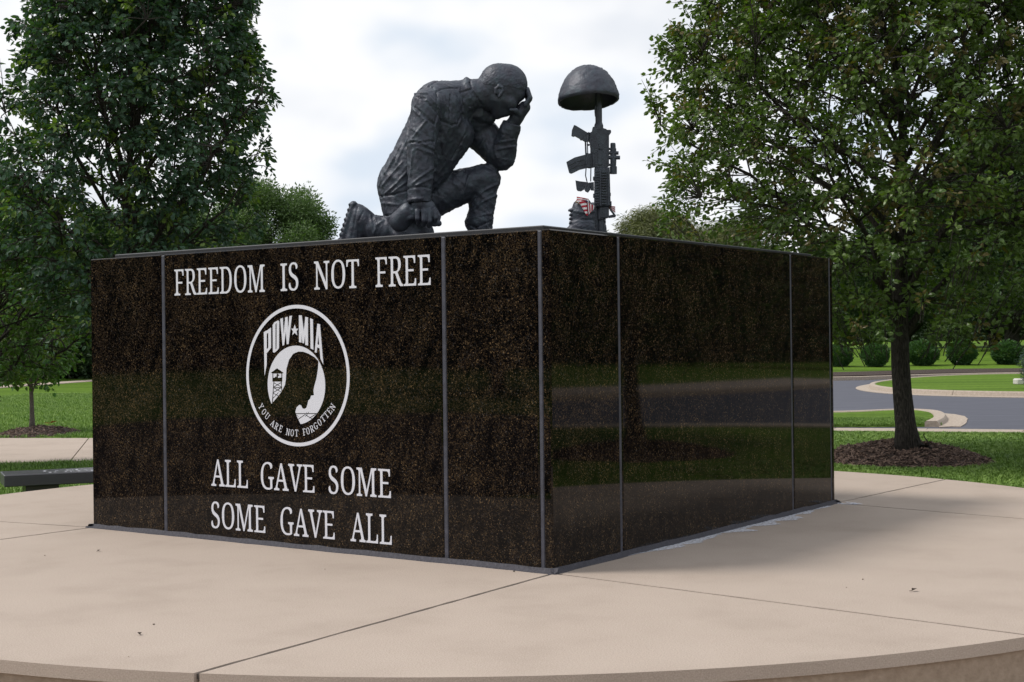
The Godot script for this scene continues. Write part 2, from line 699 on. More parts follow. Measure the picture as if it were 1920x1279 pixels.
# A tree with limbs, twigs and single leaves. reach(height fraction) gives the crown's radius. Returns [wood mesh, leaf places, leaf colours]
func grow(seed_: int, height: float, first: float, spread: float, trunk_r: float, limbs: int, anchors: int, leaves: int, tints: Array, lean: Vector3) -> Array:
	var r := RandomNumberGenerator.new()
	r.seed = seed_
	var lump := FastNoiseLite.new()
	lump.seed = seed_
	lump.frequency = 0.55
	var wood := Shape.new()
	var twigs := Shape.new()
	var nodes := PackedVector3Array()
	var spine := func(h: float) -> Vector3:
		return Vector3(lean.x * h + 0.05 * sin(h * 1.7 + seed_), h, lean.z * h + 0.05 * cos(h * 1.3))
	var envelope := func(h: float, az: float) -> float:
		var t := clampf((h - first + 0.09 * (height - first)) / (1.09 * (height - first)), 0.0, 1.0)
		var e := spread * pow(maxf(sin(PI * pow(t, 0.62)), 0.0), 0.62)
		return e * (1.0 + 0.3 * lump.get_noise_3d(cos(az) * 2.2, h, sin(az) * 2.2))
	var path := PackedVector3Array()
	var radii := PackedFloat32Array()
	var steps := 22
	for i in steps + 1:
		var h := height * 0.93 * i / steps
		path.append(spine.call(h))
		var flare := 1.0 + 0.55 * exp(-h * 7.0)
		radii.append(maxf(trunk_r * lerpf(1.0, 0.45, smoothstep(first * 0.9, first * 2.0, h)) * pow(1.0 - h / height, 0.7) * flare, 0.01))
		if h > first:
			nodes.append(path[-1])
	wood.tube(path, radii, 14)
	for i in limbs:
		var f := (i + 0.5) / limbs
		var h0 := first * 0.8 + (height * 0.72 - first * 0.8) * pow(f, 1.1)
		var az := i * 2.39996 + r.randf_range(-0.3, 0.3)
		var h1 := h0 + height * r.randf_range(0.2, 0.34) * (1.0 - 0.3 * f)
		var out: float = envelope.call(h1, az) * r.randf_range(0.8, 0.95)
		var from: Vector3 = spine.call(h0)
		var to: Vector3 = spine.call(h1) + Vector3(cos(az), 0, sin(az)) * out
		var p := PackedVector3Array()
		var q := PackedFloat32Array()
		var r0 := trunk_r * 0.42 * (1.0 - 0.62 * f)
		for k in 9:
			var t := k / 8.0
			var w := from.lerp(to, t)
			w.y = lerpf(from.y, to.y, pow(t, 0.8)) + 0.05 * sin(t * 6.0 + i)
			w += Vector3(lump.get_noise_2d(i * 9.0, t * 3.0), 0, lump.get_noise_2d(i * 9.0 + 50.0, t * 3.0)) * 0.3 * t
			p.append(w)
			q.append(lerpf(r0, 0.008, pow(t, 0.7)))
			if k > 1:
				nodes.append(w)
		wood.tube(p, q, 7)
		for j in 5:
			var t0 := 0.25 + 0.15 * j
			var start := p[int(t0 * 8)]
			var a2 := az + (1 if j % 2 else -1) * r.randf_range(0.35, 1.0)
			var hh := start.y + height * r.randf_range(0.02, 0.15)
			var reach: float = envelope.call(hh, a2) * r.randf_range(0.7, 0.97)
			var end: Vector3 = spine.call(hh) + Vector3(cos(a2), 0, sin(a2)) * reach
			end = start + (end - start).limit_length(spread * 0.75)
			var pp := PackedVector3Array()
			var qq := PackedFloat32Array()
			for k in 6:
				var t := k / 5.0
				var w := start.lerp(end, t) + Vector3(0, 0.1 * sin(t * PI), 0)
				pp.append(w)
				qq.append(lerpf(q[int(t0 * 8)] * 0.6, 0.005, t))
				if k > 0:
					nodes.append(w)
			wood.tube(pp, qq, 5)
	var places: Array[Transform3D] = []
	var colors := PackedColorArray()
	var made := 0
	var tries := 0
	while made < anchors and tries < anchors * 4:
		tries += 1
		var h := first + (height - first) * r.randf_range(-0.06, 1.0)
		var az := r.randf() * TAU
		var e: float = envelope.call(h, az)
		if e < 0.3 * spread or h < first + height * 0.08 * lump.get_noise_2d(cos(az) * 2.3, sin(az) * 2.3):
			continue
		if r.randf() < 0.6 * (1.0 - (h - first) / (height * 0.4)):   # thinner towards the foot of the crown
			continue
		var rad := e * pow(r.randf(), 0.36)
		var at: Vector3 = spine.call(h) + Vector3(cos(az), 0, sin(az)) * rad
		if lump.get_noise_3d(at.x * 2.6 + 9.0, at.y * 2.2, at.z * 2.6) < -0.27:
			continue
		made += 1
		var best := 1e9
		var from := at
		for w in nodes:
			var dd := w.distance_squared_to(at)
			if dd < best and w.y < at.y + 0.15:
				best = dd
				from = w
		if best > 1.4 or best > 1e8:
			from = at - Vector3(cos(az), 0.9, sin(az)) * 0.3
		if from.distance_to(at) < 0.28:
			at = from + (at - from + Vector3(cos(az), 0.35, sin(az)) * 0.06).normalized() * 0.28
		var bend := from.lerp(at, 0.55) + Vector3(0, 0.04, 0)
		twigs.tube(PackedVector3Array([from, bend, at]), PackedFloat32Array([0.006, 0.0045, 0.002]), 3, false)
		var tone := r.randf()
		var base: Color = tints[0].lerp(tints[1], tone)
		if r.randf() < 0.12:
			base = tints[2]
		var span := minf((at - from).length(), 0.42)
		var dir := (at - bend).normalized()
		for k in leaves:
			var t := pow(float(k) / leaves, 0.8)
			var w := at - dir * span * (1.0 - t) if t > 0.45 else bend.lerp(at, t)
			var a := k * 2.4 + tone * 9.0
			var side := dir.cross(Vector3.UP)
			side = side.normalized() if side.length() > 0.1 else Vector3.RIGHT
			var up := side.cross(dir)
			var away := (side * cos(a) + up * sin(a) * 0.7 + dir * 0.55 + Vector3(0, -0.55, 0)).normalized()
			var nrm := (Vector3.UP * 0.6 + Vector3(r.randfn(), r.randfn(), r.randfn()) * 0.55)
			var x := away.cross(nrm).normalized()
			var z := x.cross(away)
			var size := r.randf_range(0.72, 1.18)
			w += (side * cos(a) + up * sin(a)) * 0.03
			places.append(Transform3D(Basis(x * size, away * size, z * size), w))
			var c := base * r.randf_range(0.75, 1.25)
			c.a = 1.0
			colors.append(c)
	var wm := wood.done(true)
	return [wm, twigs.done(), places, colors]


func pear_tree(label: String, at: Vector3, grown: Array, leaf: ArrayMesh, group: String) -> Node3D:
	var t := thing("pear_tree", label, "tree", at, 0.0, group)
	obj("trunk", grown[0], M.bark, t)
	obj("twigs", grown[1], M.bark, t).set_meta("kind", "stuff")
	scatter("crown", leaf, M.leaf, grown[2], grown[3], t)
	return t


# A far tree: a trunk, limbs and a crown of leaf clusters gathered in lumps.
func far_tree(called: String, label: String, seed_: int, height: float, radius: float, base: float, clusters: int, mesh: ArrayMesh, tints: Array, group := "", droop := 0.0) -> Node3D:
	var r := RandomNumberGenerator.new()
	r.seed = seed_
	var t := thing(called, label, "tree", Vector3.ZERO, 0.0, group)
	var wood := Shape.new()
	var places: Array[Transform3D] = []
	var colors := PackedColorArray()
	var tr := height * 0.022
	wood.tube(PackedVector3Array([Vector3.ZERO, Vector3(0.1, height * 0.35, 0), Vector3(0, height * 0.75, 0.1)]), PackedFloat32Array([tr * 1.4, tr, tr * 0.4]), 9)
	var lumps := 34
	for i in lumps:
		var f := (i + 0.5) / lumps
		var y := lerpf(base + 0.12 * height, height * 0.9, f)
		var env := radius * pow(sin(PI * clampf(pow((y - base) / (height - base), 0.75), 0.03, 0.97)), 0.6)
		var az := i * 2.4 + r.randf()
		var lr := radius * r.randf_range(0.2, 0.34) * (1.0 - 0.3 * f)
		var c := Vector3(cos(az), 0, sin(az)) * maxf(env - lr * 0.8, 0.0) * r.randf_range(0.75, 1.05) + Vector3(0, y, 0)
		var fork := Vector3(0, maxf(y - height * 0.28, base * 0.8), 0)
		wood.tube(PackedVector3Array([fork, fork.lerp(c, 0.6) + Vector3(0, -0.1, 0), c]), PackedFloat32Array([tr * 0.5, tr * 0.28, tr * 0.08]), 6)
		var n := clusters / lumps
		for k in n:
			var d := Vector3(r.randfn(), r.randfn() * 0.75, r.randfn())
			d = d.normalized() * pow(r.randf(), 0.3) * lr
			if droop > 0.0:
				d.y -= droop * lr * pow(r.randf(), 1.5)
			var b := Basis.from_euler(Vector3(r.randf_range(-0.5, 0.5), r.randf() * TAU, r.randf_range(-0.5, 0.5))) if droop > 0.0 else Basis.from_euler(Vector3(r.randf() * TAU, r.randf() * TAU, 0))
			places.append(Transform3D(b.scaled(Vector3.ONE * r.randf_range(0.7, 1.3)), c + d))
			var col: Color = tints[0].lerp(tints[1], clampf(r.randf() * 0.7 + 0.15 * r.randfn() + f * 0.2, 0.0, 1.0))
			colors.append(col)
	obj("trunk", wood.done(true), M.bark, t)
	scatter("crown", mesh, M.leaf_far, places, colors, t)
	return t


func shrub(label: String, at: Vector3) -> Node3D:
	var r := RandomNumberGenerator.new()
	r.seed = 404
	var t := thing("round_shrub", label, "shrub", at, 0.0, "clipped shrubs in the mulch bed across the road")
	var stems := Shape.new()
	for i in 9:
		var az := i * 2.4
		stems.tube(PackedVector3Array([Vector3(cos(az) * 0.06, 0, sin(az) * 0.06), Vector3(cos(az) * 0.25, 0.4, sin(az) * 0.25), Vector3(cos(az) * 0.45, 0.85, sin(az) * 0.45)]), PackedFloat32Array([0.02, 0.014, 0.006]), 5)
	obj("stems", stems.done(true), M.bark, t)
	var places: Array[Transform3D] = []
	var colors := PackedColorArray()
	var bumps := FastNoiseLite.new()
	bumps.seed = 3
	bumps.frequency = 1.6
	for i in 6500:
		var d := Vector3(r.randfn(), r.randfn(), r.randfn()).normalized()
		var rad := (0.56 + 0.16 * bumps.get_noise_3dv(d)) * pow(r.randf(), 0.13)
		var p := Vector3(d.x * rad * 1.1, 0.6 + d.y * rad, d.z * rad * 1.1)
		if p.y < 0.4:   # narrower at the foot
			var pinch := lerpf(0.55, 1.0, clampf(p.y / 0.4, 0.0, 1.0))
			p.x *= pinch
			p.z *= pinch
		p.y = maxf(p.y, 0.04)
		var away := (d + Vector3(r.randfn(), r.randfn() + 0.5, r.randfn()) * 0.5).normalized()
		var x := away.cross(Vector3(r.randfn(), 1.0, r.randfn())).normalized()
		places.append(Transform3D(Basis(x, away, x.cross(away)).scaled(Vector3.ONE * r.randf_range(0.8, 1.4)), p))
		var c := Color(0.045, 0.1, 0.036).lerp(Color(0.09, 0.18, 0.07), r.randf())
		colors.append(c)
	scatter("foliage", leaf_mesh(0.085, 0.05), M.leaf, places, colors, t)
	return t


# ---------------------------------------------------------------- flat pieces on the ground
func sheet(outline: PackedVector2Array, y: float, thick := 0.02) -> ArrayMesh:   # outline in (x, z)
	var s := Shape.new()
	var o := PackedVector2Array()
	for p in outline:
		o.append(Vector2(p.x, -p.y))
	s.prism(o, y - thick, y, Transform3D(Basis(Vector3(1, 0, 0), Vector3(0, 0, -1), Vector3(0, 1, 0)), Vector3.ZERO))
	return s.done()


func smooth_line(flat: Array, steps := 6) -> PackedVector3Array:
	var c := Curve3D.new()
	var p := PackedVector3Array()
	for i in range(0, flat.size(), 2):
		p.append(Vector3(flat[i], 0, flat[i + 1]))
	for i in p.size():
		var d := (p[mini(i + 1, p.size() - 1)] - p[maxi(i - 1, 0)]) / 6.0
		c.add_point(p[i], -d, d)
	var out := PackedVector3Array()
	for i in p.size() - 1:
		for k in steps:
			out.append(c.sample(i, float(k) / steps))
	out.append(p[-1])
	return out


func kerb(called: String, line: PackedVector3Array, width: float, bottom: float, top: float, gutter: float, seg := 3.0) -> Node3D:
	# a cast kerb in lengths: a rounded upstand and a flat gutter on the right-hand side of the line's direction
	var root := Node3D.new()
	root.name = numbered(called)
	add_child(root)
	root.set_meta("kind", "structure")
	var profile := [Vector2(-width, bottom - 0.05), Vector2(-width, top - 0.02), Vector2(-width + 0.02, top), Vector2(-0.03, top), Vector2(-0.008, top - 0.025), Vector2(0.02, bottom + 0.012), Vector2(gutter, bottom + 0.008), Vector2(gutter, bottom - 0.05)]
	var run := 0.0
	var s := Shape.new()
	var rings := []
	var flush := func(sh: Shape, rr: Array):
		if rr.size() < 2:
			return
		for i in rr.size() - 1:
			for k in profile.size() - 1:
				sh.quad(rr[i][k], rr[i][k + 1], rr[i + 1][k + 1], rr[i + 1][k])
		for e in [rr[0], rr[-1]]:
			for k in range(1, profile.size() - 1):
				sh.tri(e[0], e[k], e[k + 1])
		obj("kerb_length", sh.done(), M.kerb, root)
	for i in line.size():
		var d := (line[mini(i + 1, line.size() - 1)] - line[maxi(i - 1, 0)]).normalized()
		var right := d.cross(Vector3.UP)
		var ring := PackedVector3Array()
		for p: Vector2 in profile:
			ring.append(line[i] + right * p.x + Vector3(0, p.y, 0))
		rings.append(ring)
		if i > 0:
			run += line[i].distance_to(line[i - 1])
		if run > seg and i < line.size() - 2:
			flush.call(s, rings)
			s = Shape.new()
			var next := PackedVector3Array()
			for p in ring:
				next.append(p + d * 0.012)
			rings = [next]
			run = 0.0
	flush.call(s, rings)
	return root


func grass_patch(called: String, count: int, inside: Callable, lo: Vector2, hi: Vector2, y: float, tall: float, seed_: int, blades := 7) -> void:
	var r := RandomNumberGenerator.new()
	r.seed = seed_
	var s := Shape.new()
	for i in blades:
		var a := r.randf() * TAU
		var o := Vector3(cos(a), 0, sin(a)) * r.randf() * 0.035
		var w := Vector3(-sin(a), 0, cos(a)) * 0.0035
		var bend := Vector3(cos(a), 0, sin(a)) * r.randf_range(0.2, 0.7) * tall
		var h := tall * r.randf_range(0.6, 1.1)
		s.quad(o - w, o - w * 0.8 + Vector3(0, h * 0.6, 0) + bend * 0.35, o + w * 0.8 + Vector3(0, h * 0.6, 0) + bend * 0.35, o + w)
		s.tri(o - w * 0.8 + Vector3(0, h * 0.6, 0) + bend * 0.35, o + Vector3(0, h, 0) + bend, o + w * 0.8 + Vector3(0, h * 0.6, 0) + bend * 0.35)
	var places: Array[Transform3D] = []
	var colors := PackedColorArray()
	var n := FastNoiseLite.new()
	n.seed = seed_
	n.frequency = 0.7
	while places.size() < count:
		var p := Vector2(r.randf_range(lo.x, hi.x), r.randf_range(lo.y, hi.y))
		if not inside.call(p):
			count -= 1
			continue
		places.append(Transform3D(Basis(Vector3.UP, r.randf() * TAU).scaled(Vector3.ONE * r.randf_range(0.7, 1.25)), Vector3(p.x, y, p.y)))
		var k := clampf(0.5 + 0.6 * n.get_noise_2dv(p) + r.randfn() * 0.2, 0.0, 1.0)
		colors.append(Color(0.1, 0.2, 0.026).lerp(Color(0.2, 0.32, 0.05), k))
	var o := scatter(called, s.done(), M.blade, places, colors, null)
	tag(o, "", "", "", "stuff")


# ---------------------------------------------------------------- the pedestal
const HX := 1.6485
const HZ := 1.6616

func panel(parent: Node, lo: Vector3, hi: Vector3, material: Material, called := "granite_panel", bevel := 0.006) -> MeshInstance3D:
	var s := Shape.new()
	s.box((lo + hi) / 2.0, hi - lo, bevel)
	return obj(called, s.done(), material, parent)


func build_pedestal() -> Node3D:
	var p := thing("memorial_pedestal", "large square black polished granite pedestal with white inscriptions in the middle of the terrace", "pedestal", Vector3(-0.3867, 0, -2.3084), -0.6154)
	var h := 1.6
	var t := 0.048
	var f := 0.016
	panel(p, Vector3(-HX + 0.05, 0.0, -HZ + 0.05), Vector3(HX - 0.05, h - 0.012, HZ - 0.05), M.granite_edge, "core", 0.0)
	# the lettered face looks along +z, the plain face along +x
	for r in [[HX - 0.616, HX - 0.072], [HX - 2.645, HX - 0.643], [-HX, HX - 2.674]]:
		panel(p, Vector3(r[0], f, HZ - t), Vector3(r[1], h, HZ), M.granite)
	for r in [[HX - 0.0715, HX - 0.0485], [HX - 0.6425, HX - 0.6165], [HX - 2.6735, HX - 2.6455]]:
		panel(p, Vector3(r[0], f, HZ - t), Vector3(r[1], h - 0.006, HZ - 0.003), M.sealant, "sealant_joint", 0.004)
	for r in [[HZ - 0.612, HZ], [HZ - 2.665, HZ - 0.637], [-HZ + 0.055, HZ - 2.692]]:
		panel(p, Vector3(HX - t, f, r[0]), Vector3(HX, h, r[1]), M.granite)
	for r in [[HZ - 0.6365, HZ - 0.6125], [HZ - 2.6915, HZ - 2.6655], [-HZ + 0.0305, -HZ + 0.0545]]:
		panel(p, Vector3(HX - t, f, r[0]), Vector3(HX - 0.003, h - 0.006, r[1]), M.sealant, "sealant_joint", 0.004)
	for r in [[HX - 0.612, HX], [HX - 2.645, HX - 0.643], [-HX + 0.05, HX - 2.674]]:
		panel(p, Vector3(r[0], f, -HZ), Vector3(r[1], h, -HZ + 0.03), M.granite)
	for r in [[HZ - 0.612, HZ - 0.0495], [HZ - 2.645, HZ - 0.643], [-HZ + 0.001, HZ - 2.674]]:
		panel(p, Vector3(-HX, f, r[0]), Vector3(-HX + t, h, r[1]), M.granite)
	panel(p, Vector3(-HX + 0.1, h + 0.001, -HZ + 0.1), Vector3(HX - 0.1, h + 0.028, HZ - 0.1), M.granite_edge, "cap_slab", 0.005)
	# grey mortar coved along the foot of the walls
	var cove := Shape.new()
	var r2 := RandomNumberGenerator.new()
	r2.seed = 9
	for side in 4:
		var b := Basis(Vector3.UP, side * PI / 2.0)
		var half := HX if side % 2 == 0 else HZ
		var out := HZ if side % 2 == 0 else HX
		var n := 40
		var last := []
		for i in n + 1:
			var x := lerpf(-half - 0.03, half + 0.03, float(i) / n)
			var w := 0.026 + r2.randf_range(-0.004, 0.006)
			var up := 0.022 + r2.randf_range(-0.003, 0.004)
			var row := [b * Vector3(x, up, out - 0.01), b * Vector3(x, up, out + 0.004), b * Vector3(x, up * 0.45, out + 0.011), b * Vector3(x, 0.008, out + w), b * Vector3(x, -0.004, out + w + 0.003)]
			if last.size():
				for k in 4:
					cove.quad(last[k], row[k], row[k + 1], last[k + 1])
			last = row
	obj("mortar_cove", cove.done(true), M.mortar, p)
	# inscriptions
	var face := Node3D.new()
	for line in [[1.362, 0.15, [["FREEDOM", 2.556, 1.843], ["IS", 1.724, 1.596], ["NOT", 1.481, 1.17], ["FREE", 1.059, 0.704]]],
			[0.298, 0.148, [["ALL", 2.273, 1.989], ["GAVE", 1.888, 1.497], ["SOME", 1.396, 0.975]]],
			[0.063, 0.149, [["SOME", 2.277, 1.86], ["GAVE", 1.745, 1.358], ["ALL", 1.248, 0.973]]]]:
		for w in line[2]:
			var m := text_mesh(w[0], "Droid Serif", 400)
			var box := m.get_aabb()
			var o := obj("inscription", m, M.letter, p)
			o.scale = Vector3((w[1] - w[2]) / box.size.x, line[1] / box.size.y, 0.002 / box.size.z)
			o.position = Vector3(HX - w[1], line[0], HZ + 0.0012) - box.position * o.scale
	face.free()
	build_emblem(p)
	return p


func text_mesh(text: String, font: String, weight: int) -> TextMesh:
	var f := SystemFont.new()
	f.font_names = PackedStringArray([font])
	f.font_weight = weight
	var m := TextMesh.new()
	m.text = text
	m.font = f
	m.font_size = 64
	m.pixel_size = 0.01
	m.depth = 0.02
	m.curve_step = 1.0
	return m


func build_emblem(p: Node) -> void:
	var at := Transform3D(Basis.IDENTITY, Vector3(HX - 1.617, 0.912, HZ))
	var e := Shape.new()
	var d := Shape.new()
	var n := 96
	for i in n:   # the ring
		var a := TAU * i / n
		var b := TAU * (i + 1) / n
		var q := [Vector2(cos(a), sin(a)), Vector2(cos(b), sin(b))]
		var ro := 0.3745
		var ri := 0.3555
		e.quad(at * Vector3(q[0].x * ri, q[0].y * ri, 0.0022), at * Vector3(q[1].x * ri, q[1].y * ri, 0.0022), at * Vector3(q[1].x * ro, q[1].y * ro, 0.0022), at * Vector3(q[0].x * ro, q[0].y * ro, 0.0022))
		e.quad(at * Vector3(q[0].x * ro, q[0].y * ro, 0.0), at * Vector3(q[0].x * ro, q[0].y * ro, 0.0022), at * Vector3(q[1].x * ro, q[1].y * ro, 0.0022), at * Vector3(q[1].x * ro, q[1].y * ro, 0.0))
	var flat := func(s: Shape, outline: PackedVector2Array, z: float):
		s.prism(outline, 0.0, z, at, 0.0, false)
	# POW * MIA
	var k := 0.001
	var lift := 0.0016
	for o in [[-238, 233, -216, 242, -219, 60, -236, -2], [-223, 237, -184, 257, -184, 240, -221, 221], [-204, 247, -184, 257, -185, 149, -205, 140], [-225, 134, -185, 165, -185, 149, -214, 122, -225, 117],
			[-114, 302, -95, 307, -88, 162, -99, 159], [-99, 159, -88, 162, -60, 309, -77, 308], [-79, 308, -60, 313, -55, 168, -68, 166], [-68, 166, -55, 169, -28, 318, -46, 316],
			[-8, 270, 0, 248, 17, 248, 4, 235, 9, 213, -9, 227, -27, 214, -21, 235, -34, 249, -17, 249],
			[23, 319, 41, 316, 39, 174, 22, 177], [24, 318, 43, 318, 61, 208, 57, 170, 47, 172], [47, 172, 57, 170, 87, 306, 70, 309], [68, 308, 88, 305, 86, 158, 67, 162],
			[104, 301, 123, 294, 124, 136, 105, 143], [155, 272, 169, 269, 147, 120, 134, 123], [155, 272, 173, 268, 193, 60, 175, 89], [143, 168, 178, 156, 178, 140, 141, 152]]:
		lift += 0.00014   # strokes that cross must not share a plane
		flat.call(e, pts2(o, k), lift)
	var o_out := pts2([-171, 270, -159, 284, -133, 294, -122, 290, -126, 147, -141, 133, -161, 122, -171, 125], k)
	var o_in := pts2([-150, 274, -141, 281, -144, 145, -152, 138], k)
	for half in [pts2([-200, 400, -146, 400, -147, 0, -200, 0], k), pts2([-146, 400, -100, 400, -100, 0, -147, 0], k)]:
		for piece in Geometry2D.intersect_polygons(o_out, half):
			for rest in Geometry2D.clip_polygons(piece, o_in):
				flat.call(e, rest, 0.0022)
	# the white disc behind the bowed head in profile
	var disc := PackedVector2Array()
	for i in 64:
		var a := TAU * i / 64
		disc.append(Vector2(-0.0045 + 0.2085 * cos(a), -0.05 + 0.2085 * sin(a)))
	var head := pts2([27, -257, 5, -225, -11, -192, -1, -167, 20, -154, 33, -160, 39, -172, 52, -176, 69, -169, 78, -148, 83, -131, 97, -121, 103, -105, 124, -102, 121, -78, 129, -49, 143, -16, 155, 37, 159, 76, 131, 97, 87, 116, 51, 126, 15, 127, -22, 116, -54, 83, -73, 36, -78, -17, -85, -50, -112, -87, -149, -121, -184, -150, -260, -190, -200, -320, 20, -320], k)
	var marks: Array[PackedVector2Array] = []
	for o in [[-189, 14, -142, 39, -93, 14, -104, 10, -176, 10], [-177, 12, -170, 12, -170, -32, -178, -32], [-111, 12, -103, 12, -104, -32, -112, -32], [-177, -11, -162, -12, -152, -5, -138, -13, -103, -10, -104, -33, -178, -33],
			[-145, 7, -137, 10, -132, 6, -124, 2, -126, -2, -134, -1, -136, -14, -149, -14], [-170, -33, -164, -33, -176, -149, -183, -146], [-116, -33, -108, -33, -105, -87, -111, -89]]:
		marks.append(pts2(o, k))
	for o in [[-168, -39, -112, -62, 3], [-114, -38, -170, -63, 3], [-170, -66, -111, -89, 3], [-112, -65, -173, -92, 3], [-173, -95, -135, -109, 3], [-133, -91, -177, -125, 3], [-170, -66, -111, -65, 3],
			[-14, -202, 150, -198, 3], [5, -233, 55, -207, 3], [55, -204, 113, -229, 3], [69, -191, 77, -217, 2], [59, -217, 87, -190, 2], [90, -223, 135, -202, 3], [1, -208, 14, -220, 2]]:
		var a := Vector2(o[0], o[1]) * k
		var b := Vector2(o[2], o[3]) * k
		var w: Vector2 = (b - a).orthogonal().normalized() * o[4] * k * 0.75
		marks.append(PackedVector2Array([a - w, b - w, b + w, a + w]))
	var white: Array[PackedVector2Array] = Geometry2D.clip_polygons(disc, head)
	for m in marks:
		var next: Array[PackedVector2Array] = []
		for piece in white:
			var cut := Geometry2D.clip_polygons(piece, m)
			var hole := false
			for c in cut:
				if Geometry2D.is_polygon_clockwise(c):
					hole = true
			if hole:   # a hole: split the piece through the mark first
				var mid := (m[0] + m[m.size() / 2]) / 2.0
				for side in [PackedVector2Array([mid + Vector2(0, -1), mid + Vector2(1, -1), mid + Vector2(1, 1), mid + Vector2(0, 1)]), PackedVector2Array([mid + Vector2(-1, -1), mid + Vector2(0, -1), mid + Vector2(0, 1), mid + Vector2(-1, 1)])]:
					for part in Geometry2D.intersect_polygons(piece, side):
						for c in Geometry2D.clip_polygons(part, m):
							next.append(c)
			else:
				next.append_array(cut)
		white = next
	for piece in white:
		if piece.size() > 2:
			flat.call(e, piece, 0.0022)
	var emblem := obj("emblem", e.done(), M.letter, p)
	# the motto round the foot of the ring
	var word := "YOUARENOTFORGOTTEN"
	var spots := pts2([-265, -168, -243, -196, -219, -219, -178, -257, -151, -273, -121, -284, -67, -301, -36, -304, -4, -304, 51, -297, 78, -291, 107, -279, 134, -263, 161, -244, 186, -224, 209, -204, 232, -184, 254, -162], k)
	for i in word.length():
		var m := text_mesh(word[i], "Droid Serif", 400)
		var box := m.get_aabb()
		var s := 0.036 / box.size.y
		var turn := spots[i].angle() + PI / 2.0
		var o := obj("letter", m, M.letter, emblem)
		var b := Basis(Vector3.BACK, turn) * Basis.from_scale(Vector3(s * (0.8 if word[i] != "O" else 0.72), s, 0.002 / box.size.z))
		o.transform = at * Transform3D(b, Vector3(spots[i].x, spots[i].y, 0.0012) - b * (box.position + box.size / 2.0))


